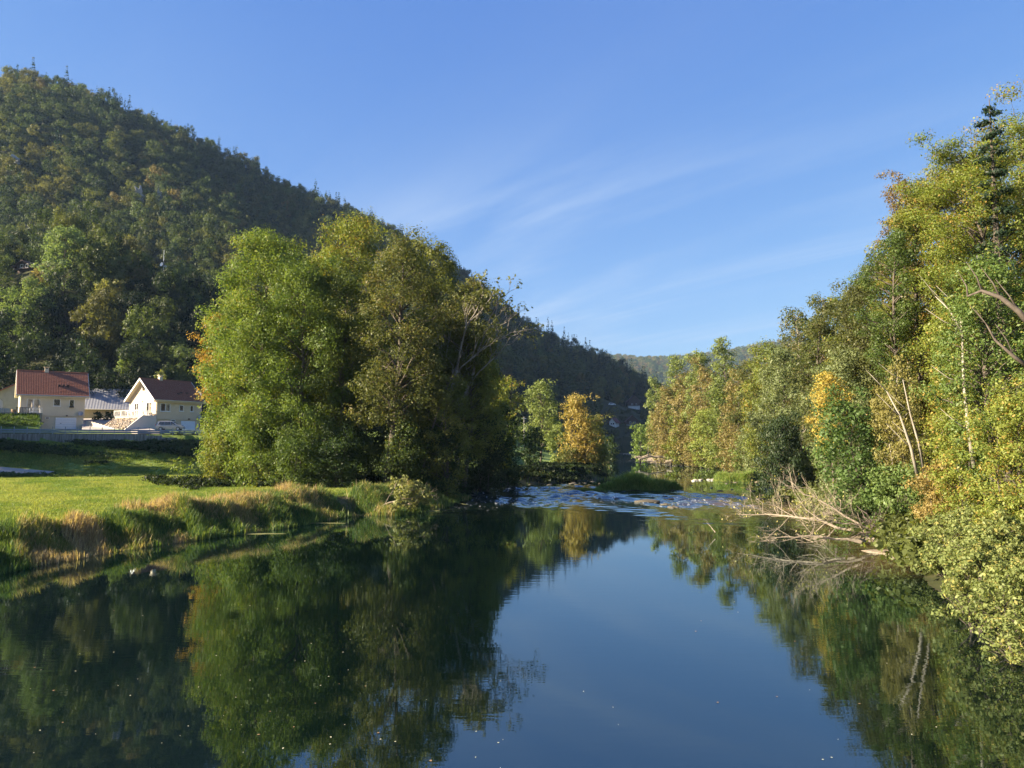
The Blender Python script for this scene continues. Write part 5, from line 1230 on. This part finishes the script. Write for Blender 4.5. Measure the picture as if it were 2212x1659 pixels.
bal = empty('balcony', (OB[0], OB[1], ZB), A2); tag(bal, 'balcony with white railing in front of the peach gable', 'balcony')
part('slab', M_CONC, bal, (-2.6, .2, 2.72, -.045, 8.9, 2.92))
m = MB()
for i in range(34): m.box(-2.58, .3+i*.25, 2.922, -2.55, .33+i*.25, 3.78)
for i in range(9): m.box(-2.5+i*.28, .22, 2.922, -2.47+i*.28, .25, 3.78)
m.build('balusters', M_WHITE, bal, recalc=False)['kind'] = 'stuff'
for y in (.2, 2.3, 4.4, 6.6, 8.8): part('rail_post', M_WHITE, bal, (-2.6, y, 2.924, -2.52, y+.08, 3.80))
part('handrail', M_WHITE, bal, (-2.62, .2, 3.802, -2.5, 8.9, 3.87)); part('handrail', M_WHITE, bal, (-2.498, .2, 3.802, -.05, .28, 3.86))
def LWB(x, y, z): return loc2w(OB, A2, ZB, x, y, z)
table('white table among chairs on the gable balcony', LWB(-1.3, 1.2, 2.92), A2, w_=1.1, d_=.9)
for i, (x, y, rz) in enumerate([(-2.0, 1.2, 1.57), (-.6, 2.0, 3.0), (-1.4, 4.3, 0.4), (-1.6, 6.3, 2.2)]):
    chair(['white chair left of the balcony table', 'white chair behind the balcony table', 'white chair in the middle of the balcony', 'white chair at the left end of the balcony'][i], LWB(x, y, 2.92), A2+rz)
for i, y in enumerate((3.4, 5.4, 7.6)):
    e = empty('potted_plant', LWB(-2.2, y, 2.92)); tag(e, ['potted plant behind the middle of the balcony railing', 'potted plant right of the left balcony chair', 'potted plant at the far left end of the balcony'][i], 'plant')
    MB().tube([(0,0,0), (0,0,.35)], [.14, .19], 8).build('pot', M_DARKTIMBER, e); V, Q, c = leaf_cloud(np.random.default_rng(i), [(0,0,.55)], [.3], 120, .12, ((.05,.09,.03),(.3,.12,.1))); link('leaves', np_mesh('leaves', V, Q, fcol=c, mat=M_LEAF), parent=e)
# walls and stones below the balcony
M_STEP = stucco('pale_block', (.50,.46,.40), (.44,.40,.35))
rw = empty('retaining_wall', (OB[0], OB[1], ZB), A2); tag(rw, 'white wall with a sloping end below the balcony', 'wall')
MB().prism([(-.05, -.8), (-.05, 2.9), (-2.6, 2.9), (-6.0, .15), (-6.0, -.8)], 1, -.25, .0).build('side_wall', stucco('pale_render', (.62,.56,.50), (.55,.50,.45)), rw)
part('face', M_PEACH, rw, (-2.58, .02, -.6, -2.4, 8.8, 2.70))
for i in range(11): part('step_block', M_STEP, rw, (-6.2 - i*.02, .0+i*1.0, -.5, -5.85, .99+i*1.0, .30+i*.165))
st = empty('stone_embankment', (OB[0], OB[1], ZB), A2); tag(st, 'slope of rough tan stones below the balcony', 'stones')
MB().prism([(-2.585, -.5), (-2.585, 2.45), (-5.84, .3), (-5.84, -.5)], 1, .0, 8.6).build('earth', M_BANK, st)
stm = [simple('tan_stone', (.46,.36,.25), (.34,.27,.2), 3, .9, bmp=.4), simple('grey_stone', (.36,.31,.25), (.26,.23,.2), 3, .9, bmp=.4)]
sme = []
for i in range(4):
    bm = bmesh.new(); bmesh.ops.create_icosphere(bm, subdivisions=1, radius=1); r2 = np.random.default_rng(i)
    for v_ in bm.verts: v_.co *= r2.uniform(.75, 1.15)
    me = bpy.data.meshes.new('stone'); bm.to_mesh(me); bm.free(); me.materials.append(stm[i % 2]); sme.append(me)
r = np.random.default_rng(5)
for j in range(9):
    for i in range(22):
        t_ = (j+.5)/9; o = bpy.data.objects.new('stone', sme[int(r.integers(4))]); C.objects.link(o); o.parent = st
        o.location = (-2.7 - 3.05*t_ + r.normal()*.05, .2 + i*.39 + (j % 2)*.19, 2.4 - 2.0*t_ + .05); s_ = r.uniform(.17, .25); o.scale = (s_, s_*1.1, s_*.8); o.rotation_euler = tuple(r.uniform(0, 3, 3))

# ---- driveway, road, verge
def sheet(name, pts, mat, th=.3, kind='structure'):
    n = len(pts); V = list(pts) + [(p_[0], p_[1], p_[2]-th) for p_ in pts]; F = [tuple(range(n)), tuple(reversed(range(n, 2*n)))] + [(i, n+i, n+(i+1) % n, (i+1) % n) for i in range(n)]
    me = bpy.data.meshes.new(name); me.from_pydata(V, [], F); bm = bmesh.new(); bm.from_mesh(me); bmesh.ops.recalc_face_normals(bm, faces=bm.faces); bm.to_mesh(me); bm.free()
    o = link(name, me, mat); tag(o, kind=kind); return o
sheet('driveway', [at(178,931,128), at(345,931,129), at(300,919,136), at(240,903,147), at(176,904,147)], M_PAVE, 2.5)
sheet('forecourt', [LWB(-6, -4.5, .05), LWB(9.5, -4.5, .05), LWB(9.5, .05, .05), LWB(-6, .05, .05)], M_PAVE, .5)
gx_, gy_ = np.meshgrid(np.linspace(-86, -61.5, 26), np.linspace(94.5, 101.5, 9)); gx_ = gx_ + (gy_-98)*.25 - .9*np.abs((gy_-98)/3.5)**2*(gx_ > -62.5); gv = np.stack([gx_.ravel(), gy_.ravel(), H(gx_.ravel(), gy_.ravel()) + .22], 1)
ii = np.arange(8)[:, None]*26 + np.arange(25)[None, :]; gp_ = link('gravel_patch', np_mesh('gravel_patch', gv, np.stack([ii, ii+1, ii+27, ii+26], -1).reshape(-1, 4), smooth=True, mat=M_PAVE)); tag(gp_, kind='structure')
rl = ROADL[1:6]
def off(pts, d):
    out = []
    for i, p_ in enumerate(pts):
        a_ = Vector(pts[max(i-1, 0)]); b_ = Vector(pts[min(i+1, len(pts)-1)]); t_ = (b_-a_).normalized(); out.append((p_[0] - t_.y*d, p_[1] + t_.x*d))
    return out
o1, o2 = off(rl, 1.8), off(rl, 6.2); V = []; F = []
for i, (a_, b_) in enumerate(zip(o1, o2)):
    V += [(a_[0], a_[1], 7.22), (b_[0], b_[1], 7.30)]
    if i: F.append((2*i-2, 2*i, 2*i+1, 2*i-1))
me = bpy.data.meshes.new('road'); me.from_pydata(V, [], F); o = link('road', me, M_ASPH); md = o.modifiers.new('s', 'SOLIDIFY'); md.thickness = .25; tag(o, kind='structure')

# ---- retaining wall and guardrail along the road
m, t, o = mat_new('stained_concrete'); p = t.nodes.new('ShaderNodeBsdfPrincipled'); p.inputs['Roughness'].default_value = .95
v = coords(t, (2.2, 2.2, .18)); a_ = noise(t, v, 1.6, 5, .7); t.links.new(ramp(t, a_, [(.35, (.09,.08,.065)), (.5, (.22,.21,.19)), (.62, (.33,.32,.29))]), p.inputs['Base Color']); t.links.new(p.outputs[0], o.inputs[0]); M_STAIN = m
p0, p1 = Vector((-79.0, 114.6)), Vector((-55.0, 123.9)); dv = p1-p0; LL = dv.length; aw = math.atan2(dv.y, dv.x)
wl = empty('roadside_wall', (p0.x, p0.y, 0), aw); tag(wl, 'stained grey concrete wall below the road', 'wall')
np_ = 11; pw_ = LL/np_
for i in range(np_):
    top = 7.12 if i < 9 else (6.95, 6.6)[i-9]
    part('wall_panel', M_STAIN, wl, (i*pw_+.12, 0, 4.6, (i+1)*pw_-.12, .3, top)); part('pilaster', M_CONC, wl, (i*pw_-.118, -.07, 4.6, i*pw_+.118, .34, top+.02))
gr = empty('guardrail', (p0.x, p0.y, 0), aw); tag(gr, 'steel guardrail on slender posts along the road', 'guardrail')
for i in range(17): part('post', M_METAL, gr, (-1+i*1.72, .55, 7.0, -.9+i*1.72, .66, 8.28))
def beam(z):
    m = MB(); m.prism([(.50, z), (.46, z+.05), (.50, z+.10), (.50, z+.14), (.46, z+.19), (.50, z+.24), (.54, z+.24), (.54, z)], 0, -2.5, 30.5); return m.build('rail', M_METAL, gr)
beam(7.62); beam(7.30)
# ---- car on the forecourt
def car(label, p, rz, paint, s=1.0, name='parked_car'):
    e = empty(name, p, rz); e.scale = (s, s, s); tag(e, label, 'car')
    prof_ = [(-2.15,.35),(-2.2,.75),(-2.12,1.0),(-1.85,1.5),(-1.45,1.62),(-.2,1.64),(.5,1.5),(1.15,1.08),(1.85,.92),(2.15,.72),(2.2,.35)]
    V = []; F = []; n = len(prof_)
    for y, f in ((-.86, 1), (-.72, 2), (.72, 2), (.86, 1)):
        for (x, z) in prof_: V.append((x*(1 if f == 1 else .985), (-.86 if y < 0 else .86)*(1 - .2*max(0, z-.95)/.7) if f == 1 else (-.60 if y < 0 else .60), z if f == 1 else z+.02))
    for a_ in range(3):
        for i in range(n): j = (i+1) % n; F.append((a_*n+i, a_*n+j, (a_+1)*n+j, (a_+1)*n+i))
    F += [tuple(reversed(range(n))), tuple(range(3*n, 4*n))]
    me = bpy.data.meshes.new('body'); me.from_pydata(V, [], F); bm = bmesh.new(); bm.from_mesh(me); bmesh.ops.recalc_face_normals(bm, faces=bm.faces); bm.to_mesh(me); bm.free(); link('body', me, paint, e)
    for sg in (-1, 1):
        for (q0, q1, t0, t1) in ((-1.72,-.85,-1.55,-.8), (-.78,.12,-.72,.1), (.2,.95,.18,.42)):
            y0 = sg*.872; y1 = sg*(.872-.115); V = [(q0,y0,1.02),(q1,y0,1.02),(t1,y1,1.5),(t0,y1,1.5)]
            me = bpy.data.meshes.new('side_window'); me.from_pydata([(a_, b_*1.004, c_) for a_, b_, c_ in V], [], [(0,1,2,3)] if sg < 0 else [(3,2,1,0)]); ob = link('side_window', me, M_GLASS, e); md = ob.modifiers.new('s', 'SOLIDIFY'); md.thickness = .02
    me = bpy.data.meshes.new('rear_window'); me.from_pydata([(-2.135,-.6,1.05),(-2.135,.6,1.05),(-1.90,.55,1.47),(-1.90,-.55,1.47)], [], [(3,2,1,0)]); ob = link('rear_window', me, M_GLASS, e); md = ob.modifiers.new('s', 'SOLIDIFY'); md.thickness = .02
    me = bpy.data.meshes.new('windscreen'); me.from_pydata([(1.16,-.62,1.12),(1.16,.62,1.12),(.56,.55,1.53),(.56,-.55,1.53)], [], [(0,1,2,3)]); ob = link('windscreen', me, M_GLASS, e); md = ob.modifiers.new('s', 'SOLIDIFY'); md.thickness = .02
    for sx_ in (-1.35, 1.35):
        for sg in (-1, 1):
            wh = MB().tube([(sx_, sg*.70, .33), (sx_, sg*.875, .33)], .33, 16).build('wheel', M_DARKMET, e); MB().tube([(sx_, sg*.876, .33), (sx_, sg*.885, .33)], .2, 12).build('rim', M_METAL, wh)
    for sg in (-1, 1):
        part('tail_light', simple('red_lens', (.4,.02,.02), rough=.3), e, (-2.215, sg*.72-.08, .8, -2.12, sg*.72+.08, 1.05)); part('headlight', M_WHITE, e, (2.08, sg*.62-.14, .62, 2.2, sg*.62+.14, .76)); part('mirror', paint, e, (.55, sg*.95-.08, .98, .7, sg*.95+.08, 1.12))
M_SILVER = simple('silver_paint', (.30,.30,.32), (.27,.27,.29), 2, .3, .4)
pc = at(368, 931, 127.5); car('silver grey family car parked before the gabled house garage', (pc[0], pc[1], 7.8), R(12), M_SILVER)

# ---- farm building, barn and house behind
fb = empty('farm_building', (-98, 150, 10.2), R(20)); tag(fb, 'old block walled farm building with a metal roof at the left edge', 'barn')
MB().prism([(-5, -3), (-5, 5.3), (0, 7.9), (5, 5.3), (5, -3)], 1, 0, 14).build('wall', M_BLOCK, fb)
# gable faces the river: sheets on both slopes
for s in (-1, 1):
    for j in range(7):
        MB().prism([(s*.0, 8.05+j*.004), (s*5.5, 5.2+j*.004), (s*5.5, 5.1+j*.004), (s*.0, 7.95+j*.004)], 1, -.5+j*2.15, 1.64+j*2.15).build('roof_sheet', M_SHEETB, fb)
    MB().prism([(0, 8.02), (s*5.55, 5.12), (s*5.55, 4.9), (0, 7.8)], 1, -.58, -.505).build('verge_board', simple('red_board', (.28,.10,.07)), fb)
MB().tube([(1.8, -.08, 0), (1.8, -.08, 6.2)], .06, 6).build('downpipe', M_DARKMET, fb); part('window', M_GLASS, fb, (3.3, -.03, .6, 4.3, -.002, 2.0)); part('door', M_WHITE, fb, (1.9, -.03, .2, 2.9, -.002, 2.3))
bn = empty('barn', (-88, 148, 10.2), R(24)); tag(bn, 'long low tan barn with patched corrugated roof between the houses', 'barn')
part('wall', simple('tan_render', (.52,.42,.28), (.42,.34,.24), .7, .95), bn, (0, 0, -2.5, 24, .3, 2.3)); part('back_wall', M_BLOCK, bn, (0, 11.7, -2.5, 24, 12, 3.5)); part('end_wall', M_BLOCK, bn, (23.7, .302, -2.5, 24, 11.698, 2.3)); part('end_wall', M_BLOCK, bn, (0, .302, -2.5, .3, 11.698, 2.3))
for i in range(12):
    m = MB(); V = []; F = []; nn_ = 9
    for k in range(nn_): x = -.5+i*2.1 + 2.1*k/(nn_-1); zz = .015*math.cos(k*math.pi) ; V += [(x, -.5, 2.35+zz), (x, 6.5, 6.9+zz)]
    for k in range(nn_-1): F.append((2*k, 2*k+2, 2*k+3, 2*k+1))
    me = bpy.data.meshes.new('roof_sheet'); me.from_pydata(V, [], F); ob = link('roof_sheet', me, M_SHEETB if i < 6 else M_SHEETG, bn); md = ob.modifiers.new('s', 'SOLIDIFY'); md.thickness = .06
MB().prism([(6.5, 6.85), (13, 3.0), (13, 2.9), (6.5, 6.75)], 0, -.5, 24.7).build('back_roof', M_SHEETG, bn); MB().tube([(-.5, -.58, 2.25), (24.7, -.58, 2.25)], .1, 6).build('gutter', M_CREAM, bn)
for i, (x_, wp_) in enumerate(((208, 26), (232, 26))):
    bush(['leafy dark weed clump before the tan barn wall', 'second leafy weed clump at the right of the tan barn wall'][i], x_, 144.5, 889, wp_, G_DARK, lpx=4, nl=9, z0=10.2)
bh = empty('brown_roof_house', (-92, 178, 10.5), R(12)); tag(bh, 'house with a broad brown roof and chimney behind the barn', 'house')
part('wall', M_BLOCK, bh, (0, 0, -2, 22, 9, 5.2)); MB().prism([(-.6, 5.2), (4.5, 8.3), (9.6, 5.2)], 0, -.6, 22.6).build('roof', simple('brown_tile', (.13,.085,.065), (.09,.06,.05)), bh); part('chimney', M_BLOCK, bh, (14.0, 3.4, 7.2, 14.9, 4.3, 10.0)); part('annex_roof', simple('pink_tile', (.30,.19,.15)), bh, (14.95, 3.2, 7.9, 18.5, 6.5, 8.9))

# ---- far buildings
def chalet(label, u, vb, wp, hw_px, hr_px, wall, rmat, base=None, gable='front', rz=0.0, name='chalet', Y=None, win=2):
    p_ = hit(u, vb, 200) if Y is None else at(u, vb, Y); k_ = p_[1]/1620; w_ = wp*k_; h1_ = hw_px*k_; h2_ = hr_px*k_; D = w_*1.1
    e = empty(name, p_, rz); tag(e, label, 'house')
    lower = h1_*.45 if base else 0
    if base: part('base', base, e, (-w_/2+.2, .1, -3, w_/2-.2, D-.1, lower)); 
    MB().prism([(-w_/2, lower if base else -3), (-w_/2, h1_), (0, h2_), (w_/2, h1_), (w_/2, lower if base else -3)], 1, 0, D).build('wall', wall, e)
    for s in (-1, 1):
        sl_ = (h2_-h1_)/(w_/2); MB().prism([(0, h2_+.25), (s*(w_/2+1), h1_-sl_+.25), (s*(w_/2+1), h1_-sl_-.02), (0, h2_+.02)], 1, -1.0, D+.8).build('roof', rmat, e)
    for i in range(win):
        x = (-.5 + (i+.5)/win)*w_*.7; wn = part('window', M_WHITE, e, (x-.6, -.06, lower+.4 if base else h1_*.35, x+.6, -.005, (lower+1.6) if base else h1_*.35+1.4)); part('pane', M_GLASS, wn, (x-.48, -.08, (lower if base else h1_*.35-.4)+.52, x+.48, -.061, (lower if base else h1_*.35-.4)+1.48))
    part('balcony', M_DARKTIMBER, e, (-w_/2, -1.0, lower-.1, w_/2, -.1, lower+.1)) if base else None
    return e, p_, k_
M_SLATE = simple('slate', (.10,.05,.05), (.07,.04,.04)); 
chalet('dark timber chalet half hidden in trees high at left', 52, 588, 42, 14, 24, M_DARKTIMBER, M_DARKTIMBER, M_DARKTIMBER, rz=R(-18))
chalet('dark chalet with a pale lower wall across the river bend', 1370, 884, 26, 17, 30, M_DARKTIMBER, M_SLATE, M_WHITE, name='chalet')
chalet('dark chalet with a grey balcony just above the far water', 1366, 922, 26, 12, 24, M_DARKTIMBER, M_SLATE, M_SHUT)
chalet('small white house with a dark red roof at the river bend', 1323, 922, 15, 10, 18, M_WHITE, simple('old_red_tile', (.16,.05,.045)), name='white_house', rz=R(-35))
pv = hit(1322, 877, 200); car('small white van parked on the slope across the river bend', (pv[0], pv[1], pv[2]+.3), 0, M_WHITE, 1.1, 'parked_van')
pw2 = hit(1345, 877, 200); ws = empty('woodshed', pw2); tag(ws, 'low tan shed between the white van and the dark chalet', 'shed'); part('wall', M_BLOCK, ws, (-3, 0, -2, 3, 3, 2)); MB().prism([(-3.4, 2), (0, 3), (3.4, 2)], 1, -.4, 3.4).build('roof', simple('tan_roof', (.3,.24,.18)), ws)
for i, (uu, vt, Yp) in enumerate(((1096, 880, 175), (1132, 900, 190))):
    b_ = at(uu, 960, Yp); z0 = Hs(b_[0], Yp); zt = at(uu, vt, Yp)[2]; e = empty('utility_pole', (b_[0], Yp, z0)); tag(e, ['pale utility pole before the slim stemmed trees', 'pale utility pole left of the round willow', 'thin pole below the small white house'][i], 'pole')
    MB().tube([(0,0,-.3), (0,0,zt-z0)], [.11, .08], 8).build('pole', M_CONC, e); part('crossarm', M_METAL, e, (-.6, -.18, zt-z0-.5, .6, -.12, zt-z0-.38))
# mast with a white dish on the hill
pm = hit(352, 612, 170); e = empty('radio_mast', pm); tag(e, 'thin mast with a round white dish above the trees on the hill', 'mast'); hm = at(352, 540, pm[1])[2]-pm[2]
MB().tube([(0,0,0), (0,0,hm)], [.12, .05], 6).build('pole', M_METAL, e); dz_ = at(348, 571, pm[1])[2]-pm[2]; dish(e, -.9, -.3, dz_, 1.0, M_WHITE, (-.5, -1, .2))
part('bracket', M_METAL, e, (-.9, -.1, dz_-.05, 0, -.02, dz_+.05)); part('antenna_frame', M_METAL, e, (.3, -.05, dz_-1.5, 1.6, .05, dz_-.6))

# ------------------------------------------------------------------ air
hb_ = MB().box(-1300, -500, -3.0, 1900, 2900, 620).build('haze', None, None, recalc=False); tag(hb_, kind='stuff')
m = bpy.data.materials.new('valley_air'); m.use_nodes = True; t = m.node_tree; t.nodes.clear(); o = t.nodes.new('ShaderNodeOutputMaterial')
pv_ = t.nodes.new('ShaderNodeVolumePrincipled'); pv_.inputs['Density'].default_value = 0.000065; pv_.inputs['Color'].default_value = (.42, .64, 1.0, 1); pv_.inputs['Anisotropy'].default_value = 0.1
t.links.new(pv_.outputs[0], o.inputs['Volume']); hb_.data.materials.append(m)
